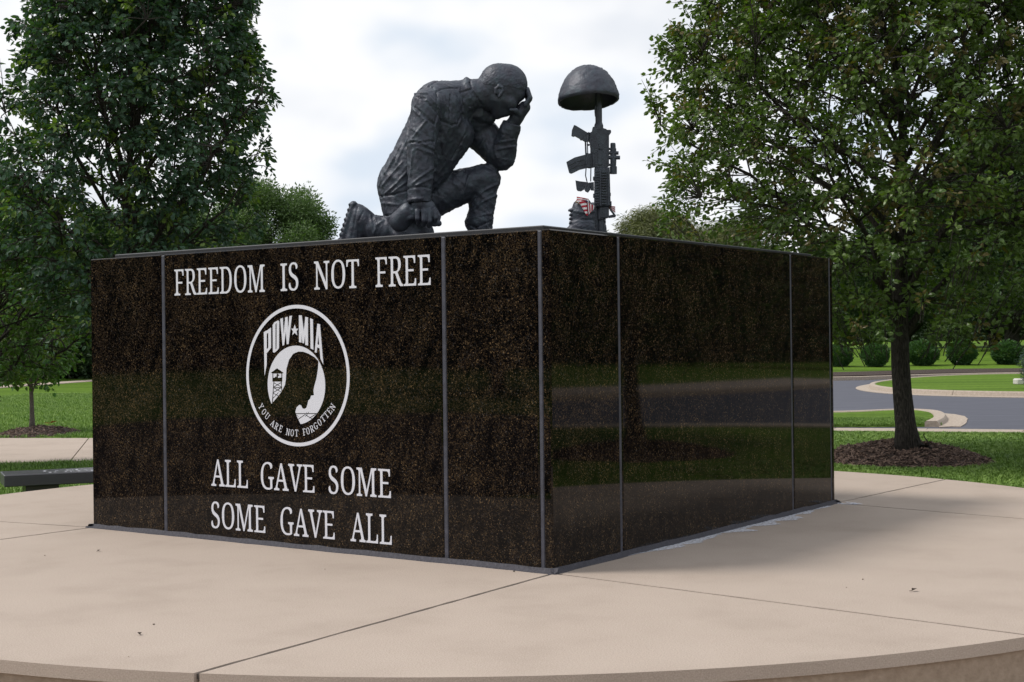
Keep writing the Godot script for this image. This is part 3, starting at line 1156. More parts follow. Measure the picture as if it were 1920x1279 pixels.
# ---------------------------------------------------------------- the bronzes
func build_soldier() -> void:
	var k := 1.0 / 1067.0
	var b := Sculpt.new()
	# trunk, bent forward
	b.bone(500, 860, 75, 690, 470, 85, 160, 165, 40)
	b.bone(500, 860, -75, 700, 470, -95, 160, 165, 40)
	b.bone(600, 800, 0, 785, 545, 0, 138, 140, 40)
	b.bone(690, 382, 110, 800, 392, -140, 148, 148, 35)
	b.bone(712, 364, 60, 830, 352, -60, 150, 140, 35)
	b.bone(650, 385, 215, 655, 400, 240, 96, 88, 40)
	b.bone(770, 335, 20, 895, 300, 0, 122, 108, 30)
	b.bone(890, 300, 0, 1040, 268, 0, 100, 96, 20)
	b.bone(512, 790, 70, 456, 876, 85, 142, 142, 40)
	b.bone(512, 790, -70, 456, 876, -85, 142, 142, 40)
	b.bone(474, 930, 95, 522, 1195, 135, 150, 138, 25)
	b.bone(500, 930, -80, 560, 960, -100, 140, 145, 30)
	# stand-up collar
	for i in 14:
		var a0 := TAU * i / 14.0
		var a1 := TAU * (i + 1) / 14.0
		b.bone(897 - 16 * cos(a0), 296 - 100 * cos(a0), 98 * sin(a0), 897 - 16 * cos(a1), 296 - 100 * cos(a1), 98 * sin(a1), 19, 19, 8)
	# near leg, kneeling
	b.bone(540, 1192, 145, 580, 1216, 155, 102, 97, 25)
	b.bone(540, 1238, 150, 300, 1180, 110, 76, 70, 20)
	b.bone(390, 1178, 118, 300, 1166, 105, 88, 82, 14)
	b.bone(300, 1172, 105, 225, 1120, 100, 68, 70, 16)
	b.bone(225, 1112, 100, 184, 1060, 96, 70, 54, 18)
	b.bone(205, 1095, 100, 150, 1245, 95, 70, 60, 18)
	b.bone(150, 1245, 95, 135, 1272, 95, 58, 42, 14)
	b.bone(160, 1012, 95, 92, 1232, 92, 24, 24, 6, 2.2)
	for i in 8:
		var t := i / 7.0
		b.bone(lerpf(143, 74, t), lerpf(1016, 1240, t), 60, lerpf(143, 74, t), lerpf(1016, 1240, t), 130, 14, 14, 4)
	# far leg, knee up
	b.bone(560, 970, -105, 1000, 815, -150, 150, 93, 30)
	b.bone(1000, 822, -150, 966, 1080, -150, 90, 82, 22)
	b.bone(956, 1112, -150, 962, 1140, -150, 90, 82, 12)
	b.bone(966, 1160, -150, 966, 1240, -150, 68, 64, 8)
	b.bone(950, 1262, -150, 1110, 1284, -150, 58, 40, 14)
	b.bone(930, 1296, -150, 1120, 1300, -150, 26, 24, 5, 2.0)
	# near arm, straight down
	b.bone(640, 405, 262, 607, 650, 300, 96, 86, 30)
	b.bone(606, 655, 300, 598, 925, 305, 86, 74, 14)
	b.bone(598, 936, 305, 599, 1018, 306, 74, 71, 5, 1.0, true)
	# far arm, elbow on the knee
	b.bone(855, 440, -215, 905, 475, -205, 108, 104, 35)
	b.bone(895, 470, -205, 1098, 664, -130, 100, 90, 30)
	b.bone(915, 425, -170, 1005, 522, -165, 92, 90, 30)
	b.bone(880, 400, -60, 960, 452, -110, 80, 70, 30)
	b.bone(960, 400, -40, 1026, 424, -60, 62, 46, 25)
	b.bone(1098, 668, -130, 1112, 702, -130, 84, 58, 20)
	b.bone(1112, 676, -125, 1160, 510, -55, 82, 64, 22)
	b.bone(1150, 540, -60, 1176, 468, -45, 66, 62, 5, 1.0, true)
	b.carve(7.0)
	# cloth: drawn-out folds, finer on the trousers
	var fold := FastNoiseLite.new()
	fold.seed = 5
	fold.frequency = 0.011
	fold.fractal_type = FastNoiseLite.FRACTAL_RIDGED
	fold.fractal_octaves = 2
	var fine := FastNoiseLite.new()
	fine.seed = 8
	fine.frequency = 0.03
	for i in b.verts.size():
		var p := b.verts[i]
		var zx := p.x + 600.0
		var zy := 1312.0 - p.y
		var w := 7.5
		if zx < 300 or (zy > 1150 and zx > 850) or (zx > 860 and zy < 320):
			w = 2.0
		elif zy < 330:
			w = 3.5
		var q := Vector3(p.x + p.y * 0.35, p.y * 0.42, p.z)
		if zx > 700 and zy > 700:
			q = Vector3(p.x * 0.6 + p.y * 0.6, p.y * 0.5, p.z * 1.2)
		b.verts[i] = p + b.norms[i] * (w * (fold.get_noise_3dv(q) - 0.1) + 2.2 * fine.get_noise_3dv(p))
	b.shade()
	for line in [[642, 272, 713, 216], [592, 281, 640, 272, 674, 285, 700, 316, 712, 360], [592, 281, 553, 324, 531, 376, 540, 441, 523, 527], [566, 424, 630, 485, 691, 536], [640, 393, 704, 458], [570, 354, 635, 378], [691, 536, 712, 470, 704, 430],
			[700, 316, 726, 294, 780, 276, 830, 268], [700, 328, 709, 415, 726, 497, 795, 519, 830, 506, 860, 432, 869, 333, 847, 298], [787, 320, 782, 505], [847, 264, 851, 294, 921, 272], [925, 290, 981, 367], [912, 186, 905, 225, 918, 264],
			[523, 653, 560, 648, 600, 655, 690, 640], [310, 945, 340, 968, 430, 962, 520, 938], [345, 1088, 380, 1090, 420, 1088], [526, 934, 600, 930, 672, 934], [860, 1112, 940, 1150, 1045, 1100], [720, 560, 730, 700], [880, 560, 790, 720]]:
		b.crease(line, -11.0, 10.0)
	for line in [[510, 820, 440, 900, 370, 955], [480, 760, 400, 850, 350, 905], [430, 720, 370, 820, 330, 900], [505, 885, 420, 950], [690, 690, 640, 668, 600, 648], [680, 720, 590, 690], [690, 800, 630, 850, 560, 905], [690, 860, 580, 922], [560, 700, 545, 850], [545, 560, 600, 600],
			[1080, 860, 1000, 900, 930, 965], [1075, 930, 980, 980, 900, 1045], [1040, 1050, 880, 1092], [940, 745, 860, 770, 820, 800], [900, 800, 850, 960], [1195, 620, 1080, 640], [1190, 580, 1070, 600], [1120, 560, 1060, 625], [1000, 560, 960, 620], [1060, 470, 1090, 520],
			[560, 440, 640, 520, 560, 620], [300, 1100, 330, 1200], [270, 1085, 300, 1215], [240, 1110, 262, 1220], [360, 1120, 320, 1150, 300, 1200], [560, 330, 640, 340, 690, 400], [520, 600, 440, 760], [470, 640, 400, 780], [620, 1000, 500, 1010], [345, 1010, 460, 1030]]:
		b.crease(line, 8.5, 16.0)
	for line in [[190, 1030, 150, 1245], [230, 1060, 200, 1120, 195, 1250], [140, 1010, 75, 1235]]:
		b.crease(line, -6.0, 10.0)
	# head
	var h := Sculpt.new()
	h.bone(1092, 222, 0, 1143, 224, 0, 133, 131, 30, 0.86)
	h.bone(1010, 275, 0, 1085, 275, 0, 96, 102, 30, 0.95)
	h.bone(1000, 310, 0, 1085, 345, 0, 80, 62, 30, 0.95)
	h.bone(1150, 285, 0, 1130, 375, 0, 100, 58, 30, 0.9)
	h.bone(1092, 330, 42, 1083, 402, 18, 62, 34, 25)
	h.bone(1092, 330, -42, 1083, 402, -18, 62, 34, 25)
	h.bone(1205, 300, 42, 1230, 290, 12, 34, 30, 18)
	h.bone(1205, 300, -42, 1230, 290, -12, 34, 30, 18)
	h.bone(1160, 345, 52, 1168, 355, 48, 42, 40, 22)
	h.bone(1160, 345, -52, 1168, 355, -48, 42, 40, 22)
	h.bone(1205, 335, 0, 1178, 398, 0, 15, 24, 12)
	h.bone(1130, 408, 14, 1130, 408, -14, 20, 20, 10)
	h.bone(1112, 418, 12, 1112, 418, -12, 18, 18, 8)
	h.bone(1078, 420, 0, 1082, 415, 0, 30, 26, 14)
	for s: float in [1.0, -1.0]:
		var ear := [[1070, 300], [1072, 272], [1090, 256], [1112, 262], [1116, 285], [1104, 305], [1092, 322]]
		for i in 6:
			h.bone(ear[i][0], ear[i][1], 116 * s, ear[i + 1][0], ear[i + 1][1], 116 * s, 9, 9, 5)
		h.bone(1092, 290, 104 * s, 1094, 300, 104 * s, 22, 18, 8, 0.7)
		h.bone(1198, 338, 40 * s, 1198, 338, 36 * s, 15, 15, 5)
	h.carve(5.0)
	var curl := FastNoiseLite.new()
	curl.seed = 2
	curl.frequency = 0.05
	for i in h.verts.size():
		var p := h.verts[i]
		var zx := p.x + 600.0
		var zy := 1312.0 - p.y
		if zy < 250 + (zx - 1100) * 0.12 and zx > 985:
			h.verts[i] = p + h.norms[i] * (2.5 + 2.4 * curl.get_noise_3dv(p))
	# hands
	var n := Sculpt.new()
	n.bone(600, 1010, 306, 602, 1030, 308, 50, 54, 10)
	n.bone(588, 1040, 312, 652, 1046, 312, 44, 44, 16, 0.85)
	n.bone(588, 1060, 318, 660, 1068, 318, 30, 30, 14, 0.9)
	for f in [[584, 1078, 586, 1122, 590, 1150, 16.0], [624, 1076, 626, 1134, 622, 1160, 17.5], [660, 1078, 663, 1138, 655, 1166, 17.0], [688, 1066, 700, 1118, 690, 1148, 16.0]]:
		n.bone(f[0], f[1], 345, f[2], f[3], 352, f[6] + 1.5, f[6], 4)
		n.bone(f[2], f[3], 352, f[4], f[5], 318, f[6], f[6] - 2.0, 3)
	n.bone(680, 1050, 290, 712, 1105, 300, 20, 19, 8)
	n.bone(712, 1105, 300, 706, 1150, 310, 19, 16, 4)
	n.carve(6.0)
	# the bundle held in the near hand
	var near_hand := n
	n = Sculpt.new()
	n.bone(472, 1130, 255, 512, 1085, 290, 70, 58, 20)
	n.bone(505, 1080, 285, 520, 1050, 300, 46, 34, 14)
	for i in 9:
		var a0 := TAU * i / 9.0
		var a1 := TAU * (i + 1) / 9.0
		var r0 := 34.0 + 7.0 * sin(i * 2.3)
		var r1 := 34.0 + 7.0 * sin((i + 1) * 2.3)
		n.bone(535 + r0 * 0.75 * cos(a0), 1090 + r0 * sin(a0), 330 - 6.0 * (i % 2), 535 + r1 * 0.75 * cos(a1), 1090 + r1 * sin(a1), 330 - 6.0 * ((i + 1) % 2), 14, 14, 5)
	n.bone(535, 1090, 310, 690, 1150, 312, 24, 22, 8)
	n.bone(690, 1135, 306, 716, 1150, 306, 26, 20, 6)
	n.carve(6.0)
	var bundle := n
	n = Sculpt.new()
	# far hand on the brow
	n.bone(1178, 478, -44, 1208, 432, -24, 47, 42, 14)
	n.bone(1208, 432, -22, 1256, 370, -10, 42, 40, 16, 1.15)
	for f in [[1262, 360, 34, 1290, 318, 36, 1274, 262, 30], [1264, 358, 8, 1294, 312, 8, 1278, 252, 6], [1262, 360, -18, 1292, 316, -20, 1276, 258, -18], [1256, 366, -42, 1282, 326, -46, 1264, 278, -42]]:
		n.bone(f[0], f[1], f[2], f[3], f[4], f[5], 17, 15.5, 5)
		n.bone(f[3], f[4], f[5], f[6], f[7], f[8], 15.5, 12, 4)
	n.bone(1222, 420, 20, 1200, 400, 52, 20, 17, 8)
	n.bone(1200, 400, 52, 1168, 398, 66, 17, 13, 4)
	n.carve(6.0)
	var t := thing("soldier_statue", "dark bronze statue of a soldier kneeling on the pedestal with his head in his hand", "statue", Vector3(-0.7123, 1.6285, -2.06))
	t.rotation.z = ROLL
	obj("body", b.mesh(k), M.bronze, t)
	obj("head", h.mesh(k), M.bronze, t)
	obj("hand", near_hand.mesh(k), M.bronze, t)
	obj("hand", n.mesh(k), M.bronze, t)
	obj("cloth_bundle", bundle.mesh(k), M.bronze, t)
	var pin := Shape.new()
	pin.rod(Vector3(300, 919, 118) * k, Vector3(312, 917, 118) * k, 7 * k, 6 * k)
	obj("collar_pin", pin.done(true), M.bronze, t)


const K2 := 1.0 / 1117.7

func z2(flat: Array) -> PackedVector2Array:
	var o := PackedVector2Array()
	for i in range(0, flat.size(), 2):
		o.append(Vector2(flat[i] - 350.0, 1272.0 - flat[i + 1]) * K2)
	return o


func z4(flat: Array) -> PackedVector2Array:
	var o := []
	for i in range(0, flat.size(), 2):
		o.append_array([69.12 + 0.3243 * flat[i], 414.7 + 0.3243 * flat[i + 1]])
	return z2(o)


func z5(flat: Array) -> PackedVector2Array:
	var o := []
	for i in range(0, flat.size(), 2):
		o.append_array([69.12 + 0.35137 * flat[i], 794.9 + 0.35137 * flat[i + 1]])
	return z2(o)


func plate(called: String, outline: PackedVector2Array, z0: float, z1: float, parent: Node, bevel := 0.003, m: Material = null) -> MeshInstance3D:
	var s := Shape.new()
	s.prism(outline, z0, z1, Transform3D.IDENTITY, bevel)
	return obj(called, s.done(), m if m else M.bronze_dark, parent)


func v3(p: Vector2, z: float) -> Vector3:
	return Vector3(p.x, p.y, z)


func build_cross() -> void:
	var at := Vector3(0.3261, 1.6285, -1.66)
	var t := thing("bronze_rifle", "dark bronze rifle standing muzzle down beside the empty boots, holding up the helmet", "rifle", at)
	t.rotation.z = ROLL
	var m: Material = M.bronze_dark
	plate("receiver", z4([760, 275, 860, 265, 970, 300, 1035, 320, 1035, 1090, 800, 1090, 790, 800, 715, 790, 715, 590, 690, 570, 680, 400, 740, 370]), -0.022, 0.022, t)
	plate("upper_rail", z4([1037, 330, 1110, 330, 1127, 350, 1125, 385, 1085, 440, 1085, 1050, 1037, 1085]), -0.014, 0.014, t)
	for r in [[870, 620, 960, 720], [860, 740, 940, 1040]]:
		plate("receiver_cover", z4([r[0], r[1], r[2], r[1], r[2], r[3], r[0], r[3]]), 0.021, 0.029, t, 0.002)
	plate("forward_assist", z4([740, 800, 800, 800, 800, 1070, 760, 1080]), 0.0215, 0.027, t, 0.002)
	plate("grip", z4([335, 440, 345, 330, 385, 235, 420, 245, 660, 390, 700, 400, 700, 560, 600, 560, 560, 530, 520, 530, 500, 500, 410, 450, 370, 460]), -0.017, 0.017, t, 0.006)
	plate("trigger_guard", z4([600, 560, 630, 560, 640, 790, 700, 800, 700, 825, 610, 825]), -0.008, 0.008, t, 0.002)
	plate("trigger", z4([700, 600, 700, 640, 655, 650, 640, 620]), -0.005, 0.005, t, 0.001)
	plate("magazine_well", z4([640, 830, 700, 800, 790, 800, 795, 1070, 700, 1090, 640, 1080]), -0.02, 0.02, t)
	plate("magazine", z4([235, 970, 400, 880, 610, 825, 650, 830, 650, 1085, 500, 1120, 380, 1180, 330, 1200, 290, 1180]), -0.014, 0.014, t, 0.004)
	for r in [[262, 1030, 420, 950, 600, 910, 600, 930, 425, 970, 268, 1050], [285, 1110, 420, 1040, 610, 1000, 610, 1020, 425, 1060, 290, 1130]]:
		plate("magazine_rib", z4(r), 0.013, 0.018, t, 0.001)
	# stock tube that carries the helmet
	var s := Shape.new()
	s.tube(PackedVector3Array([v3(z2([354, 520])[0], 0), v3(z2([355, 490])[0], 0), v3(z2([355, 470])[0], 0), v3(z2([352, 250])[0], 0)]), PackedFloat32Array([0.027, 0.026, 0.0195, 0.021]), 16)
	obj("stock_tube", s.done(), m, t)
	plate("stock_lug", z2([330, 355, 336, 355, 338, 440, 330, 430, 327, 400]), -0.012, 0.012, t, 0.002)
	# handguard with slotted rails
	plate("handguard", z2([327, 770, 424, 765, 431, 1012, 418, 1022, 336, 1022, 326, 1000]), -0.03, 0.03, t, 0.008)
	for i in 13:
		var y := 790.0 + 17.0 * i
		plate("rail_rung", z2([330, y, 353, y, 353, y + 9, 330, y + 9]), 0.029, 0.037, t, 0.0015)
	for i in 13:
		var y := 796.0 + 17.0 * i
		plate("rail_rung", z2([372, y, 402, y, 402, y + 8, 372, y + 8]), 0.029, 0.04, t, 0.0015)
	plate("rail_spine", z2([357, 775, 369, 775, 370, 1018, 358, 1018]), 0.029, 0.035, t, 0.0015)
	plate("rail_spine", z2([408, 775, 420, 775, 424, 1014, 411, 1014]), 0.029, 0.035, t, 0.0015)
	for r in [[318, 825, 327, 825, 327, 850, 318, 846], [319, 935, 328, 935, 328, 962, 319, 958], [424, 930, 432, 930, 432, 950, 424, 950], [427, 985, 437, 985, 437, 1022, 427, 1018]]:
		plate("rail_clip", z2(r), -0.015, 0.02, t, 0.001)
	# barrel and front sight
	s = Shape.new()
	s.tube(PackedVector3Array([v3(z2([372, 1020])[0], -0.005), v3(z2([372, 1100])[0], -0.005), v3(z2([373, 1105])[0], -0.005), v3(z2([374, 1272])[0], -0.005)]), PackedFloat32Array([0.02, 0.02, 0.0155, 0.0155]), 14)
	obj("barrel", s.done(), m, t)
	s = Shape.new()
	s.rod(v3(z2([339, 1020])[0], -0.01), v3(z2([341, 1272])[0], -0.01), 0.012)
	obj("cleaning_rod", s.done(), m, t)
	plate("sight_block", z5([830, 640, 1000, 640, 1000, 835, 960, 850, 832, 850]), -0.018, 0.018, t)
	plate("front_sight", z5([1000, 800, 1080, 780, 1010, 690, 1040, 680, 1132, 800, 1120, 830, 1000, 845]), -0.01, 0.01, t, 0.002)
	# the sight along the top rail
	s = Shape.new()
	var axis := [[1165, 588], [1165, 610], [1168, 690], [1170, 700], [1172, 960], [1172, 1050], [1174, 1060], [1174, 1205]]
	var rad := [0.0135, 0.0155, 0.0155, 0.018, 0.018, 0.0165, 0.0205, 0.0205]
	var line := PackedVector3Array()
	for a in axis:
		line.append(v3(z4(a)[0], 0))
	s.tube(line, PackedFloat32Array(rad), 18)
	obj("scope", s.done(), m, t)
	for kn in [[1165, 790, 1275, 790, 0.0115], [1165, 880, 1305, 882, 0.0125], [1170, 790, 1075, 790, 0.0115], [1170, 880, 1072, 880, 0.0125]]:
		s = Shape.new()
		s.rod(v3(z4([kn[0], kn[1]])[0], 0.006), v3(z4([kn[2], kn[3]])[0], 0.006), kn[4], kn[4] * 0.92, 14)
		obj("scope_knob", s.done(), m, t)
	for r in [[1040, 690, 1175, 680, 1175, 725, 1040, 730], [1040, 1005, 1175, 1000, 1175, 1040, 1040, 1050]]:
		plate("scope_mount", z4(r), -0.012, 0.012, t, 0.002)
	# dog tags on two cords
	var d := thing("dog_tags", "pair of bronze identity tags hanging on cords from the rifle grip", "dog tags", at)
	d.rotation.z = ROLL
	for c in [[[286, 540], [279, 600], [282, 680], [272, 760], [268, 820], [277, 858]], [[296, 545], [302, 640], [303, 740], [301, 858]], [[286, 540], [296, 545], [300, 640]]]:
		s = Shape.new()
		line = PackedVector3Array()
		for q in c:
			line.append(v3(z2(q)[0], 0.026))
		var rr := PackedFloat32Array()
		rr.resize(line.size())
		rr.fill(0.0035)
		s.tube(line, rr, 6)
		obj("cord", s.done(true), m, d)
	plate("tag_plate", z5([380, 158, 470, 175, 600, 190, 545, 325, 480, 362, 420, 352, 400, 320]), 0.018, 0.024, d, 0.0015)
	plate("tag_plate", z5([590, 180, 640, 220, 655, 330, 610, 388, 560, 365, 545, 330]), 0.026, 0.033, d, 0.0015)
	plate("tag_plate", z5([630, 195, 720, 185, 722, 345, 665, 340]), 0.012, 0.018, d, 0.0015)
	build_helmet(at)
	build_boots(at)
	build_flags(at)


func build_helmet(at: Vector3) -> void:
	var o := thing("bronze_helmet", "dark bronze cloth-covered helmet resting on the upturned rifle stock", "helmet", at + Vector3((303.0 - 350.0) * K2, (1272.0 - 322.0) * K2, 0.0))
	o.rotation = Vector3(-0.12, 0.2, 0.03 + ROLL)
	var wr := FastNoiseLite.new()
	wr.seed = 31
	wr.frequency = 0.022
	wr.fractal_type = FastNoiseLite.FRACTAL_RIDGED
	wr.fractal_octaves = 2
	var outer := Shape.new()
	var inner := Shape.new()
	var cols := 64
	var rows := 22
	var rim := func(a: float) -> float:   # the edge dips at the sides and rises at the brow
		return -0.01 * absf(sin(a)) - 0.014 * maxf(0.0, -cos(a)) - 0.01 * maxf(0.0, cos(a)) + 0.004 * cos(2.0 * a)
	var at_ := func(i: int, j: int, grow_: float, crumple: float) -> Vector3:
		var a := TAU * (i % cols) / cols
		var t := float(j) / rows
		var rise: float = rim.call(a)
		var top := 0.197
		var y := cos(t * PI / 2.0)
		var r := pow(sin(t * PI / 2.0), 0.93)
		var flare := 1.0 + (0.035 + 0.035 * maxf(0.0, -cos(a))) * smoothstep(0.55, 1.0, t)
		var p := Vector3(cos(a) * 0.165 * r * flare, lerpf(rise, top, pow(y, 0.92)), sin(a) * 0.172 * r * flare)
		p *= grow_
		if crumple > 0.0:
			p += p.normalized() * crumple * 0.9 * wr.get_noise_3d(p.x * 800.0, p.y * 1900.0, p.z * 800.0)
			p += p.normalized() * 0.003 * (smoothstep(0.86, 0.9, t) - smoothstep(0.96, 1.0, t))
		return p
	for j in rows:
		for i in cols:
			outer.quad(at_.call(i, j, 1.0, 0.006), at_.call(i + 1, j, 1.0, 0.006), at_.call(i + 1, j + 1, 1.0, 0.006), at_.call(i, j + 1, 1.0, 0.006))
			inner.quad(at_.call(i, j, 0.95, 0.0), at_.call(i, j + 1, 0.95, 0.0), at_.call(i + 1, j + 1, 0.95, 0.0), at_.call(i + 1, j, 0.95, 0.0))
	for i in cols:
		outer.quad(at_.call(i, rows, 1.0, 0.006), at_.call(i + 1, rows, 1.0, 0.006), at_.call(i + 1, rows, 0.95, 0.0), at_.call(i, rows, 0.95, 0.0))
	obj("helmet_cover", outer.done(true), M.bronze, o)
	obj("helmet_lining", inner.done(true), M.bronze_dark, o)


func build_boots(at: Vector3) -> void:
	var b := Sculpt.new()   # x and y as in the rifle's drawing, moved to the sculpt's origin
	var bone := func(x0, y0, z0, x1, y1, z1, r0, r1, sm := 14.0, sq := 1.0, ends := false):
		b.bone(x0 + 250.0, y0 + 40.0, z0, x1 + 250.0, y1 + 40.0, z1, r0, r1, sm, sq, ends)
	bone.call(250, 1032, 0, 246, 1150, 0, 70, 74, 10, 0.8, true)
	bone.call(248, 1040, 0, 246, 1160, 0, 66, 74, 10, 0.8)
	bone.call(246, 1160, 0, 268, 1215, 0, 74, 70, 18, 0.8)
	bone.call(225, 1190, 0, 110, 1240, 0, 62, 46, 24, 1.05)
	bone.call(110, 1240, 0, 92, 1244, 0, 46, 40, 14, 1.15)
	bone.call(300, 1258, 0, 80, 1260, 0, 22, 22, 5, 2.4)
	for i in 6:
		var y := 1050.0 + i * 26.0
		bone.call(176 - i * 2, y, 24, 172 - i * 2, y + 3, -24, 8, 8, 3)
	bone.call(182, 1046, 16, 160, 1052, 18, 9, 7, 4)
	b.carve(7.0)
	var fold := FastNoiseLite.new()
	fold.seed = 6
	fold.frequency = 0.02
	fold.fractal_type = FastNoiseLite.FRACTAL_RIDGED
	for i in b.verts.size():
		var p := b.verts[i]
		b.verts[i] = p + b.norms[i] * 5.0 * fold.get_noise_3d(p.x * 0.5, p.y * 1.4, p.z * 0.5)
	b.shade()
	b.crease([435, 1150, 520, 1158, 570, 1155], -7.0, 12.0)
	b.crease([440, 1098, 500, 1110, 575, 1100], 7.0, 16.0)
	b.crease([430, 1240, 500, 1215, 560, 1225], -5.0, 9.0)
	var m := b.mesh(K2)
	var one := thing("bronze_boot", "dark bronze boot with a striped flag in its top, nearer of the pair", "boot", at + Vector3(0, 0, 0.1), 0.0, "pair of empty bronze boots")
	obj("boot_upper", m, M.bronze, one)
	var two := thing("bronze_boot", "dark bronze boot behind the rifle barrel, farther of the pair", "boot", at + Vector3(0.078, 0, -0.12), -0.25, "pair of empty bronze boots")
	obj("boot_upper", m, M.bronze, two)


func build_flags(at: Vector3) -> void:
	var f := thing("small_flag", "small red and white striped flag tucked into the top of the nearer boot", "flag", at + Vector3(0, 0, 0.1), 0.0, "small striped flags in the boots")
	f.rotation.z = ROLL
	var red := Shape.new()
	var white := Shape.new()
	var blue := Shape.new()
	var ribbon := func(s: Shape, q: PackedVector2Array, z: float, lift: float):   # a bent strip of cloth with a back face
		var mid0 := (q[0] + q[1]) / 2.0
		var mid1 := (q[3] + q[2]) / 2.0
		for back in [0.0, -0.0015]:
			var a := v3(q[0], z + back)
			var b := v3(mid0, z + lift + back)
			var c := v3(q[1], z + back)
			var d := v3(q[3], z + back)
			var e := v3(mid1, z + lift + back)
			var g := v3(q[2], z + back)
			s.quad(a, b, e, d)
			s.quad(b, c, g, e)
	for i in 7:   # the hanging half with stripes across
		var t0 := i / 7.0
		var t1 := (i + 1) / 7.0
		var l0 := Vector2(425, 600).lerp(Vector2(560, 845), t0)
		var l1 := Vector2(425, 600).lerp(Vector2(560, 845), t1)
		var r0 := Vector2(555, 575).lerp(Vector2(582, 848), t0)
		var r1 := Vector2(555, 575).lerp(Vector2(582, 848), t1)
		ribbon.call(red if i % 2 == 0 else white, z5([l0.x, l0.y, r0.x, r0.y, r1.x, r1.y, l1.x, l1.y]), 0.062, 0.012)
	for i in 6:   # the turned half with stripes running down
		var t0 := i / 6.0
		var t1 := (i + 1) / 6.0
		var a := Vector2(556, 585).lerp(Vector2(702, 672), t0)
		var b := Vector2(556, 585).lerp(Vector2(702, 672), t1)
		var c := Vector2(582, 845).lerp(Vector2(690, 730), t0)
		var d := Vector2(582, 845).lerp(Vector2(690, 730), t1)
		ribbon.call(red if i % 2 == 0 else white, z5([a.x, a.y, b.x, b.y, d.x, d.y, c.x, c.y]), 0.058, -0.008 + 0.004 * i)
	for i in 4:   # the top fold
		var t0 := i / 4.0
		var t1 := (i + 1) / 4.0
		var a := Vector2(386, 498).lerp(Vector2(384, 590), t0)
		var b := Vector2(386, 498).lerp(Vector2(384, 590), t1)
		var c := Vector2(606, 540).lerp(Vector2(540, 590), t0)
		var d := Vector2(606, 540).lerp(Vector2(540, 590), t1)
		ribbon.call(red if i % 2 == 0 else white, z5([a.x, a.y, c.x, c.y, d.x, d.y, b.x, b.y]), 0.05, 0.01)
	ribbon.call(white, z5([560, 560, 605, 550, 605, 610, 575, 600]), 0.066, 0.004)
	ribbon.call(blue, z5([530, 585, 560, 565, 600, 605, 565, 600]), 0.07, 0.003)
	obj("red_stripes", red.done(), M.flag_red, f)
	obj("white_stripes", white.done(), M.flag_white, f)
	obj("blue_canton", blue.done(), M.flag_blue, f)
	var st := Shape.new()
	st.rod(v3(z5([600, 760])[0], 0.03), v3(z5([384, 590])[0], 0.045), 0.003)
	st.rod(v3(z5([384, 605])[0], 0.046), v3(z5([380, 575])[0], 0.046), 0.007, 0.003)
	obj("flag_stick", st.done(true), mat(lin(0.3, 0.19, 0.07), 0.6), f)
	var g := thing("small_flag", "small red and white striped flag showing behind the rifle barrel by the farther boot", "flag", at + Vector3(0.006, 0, -0.03), 0.0, "small striped flags in the boots")
	g.rotation.z = ROLL
	red = Shape.new()
	white = Shape.new()
	for i in 6:
		var t0 := i / 6.0
		var t1 := (i + 1) / 6.0
		var a := Vector2(960, 610).lerp(Vector2(985, 665), t0)
		var b := Vector2(960, 610).lerp(Vector2(985, 665), t1)
		var c := Vector2(1104, 622).lerp(Vector2(1108, 750), t0)
		var d := Vector2(1104, 622).lerp(Vector2(1108, 750), t1)
		ribbon.call(red if i % 2 == 0 else white, z5([a.x, a.y, c.x, c.y, d.x, d.y, b.x, b.y]), 0.0, 0.01)
	obj("red_stripes", red.done(), M.flag_red, g)
	obj("white_stripes", white.done(), M.flag_white, g)


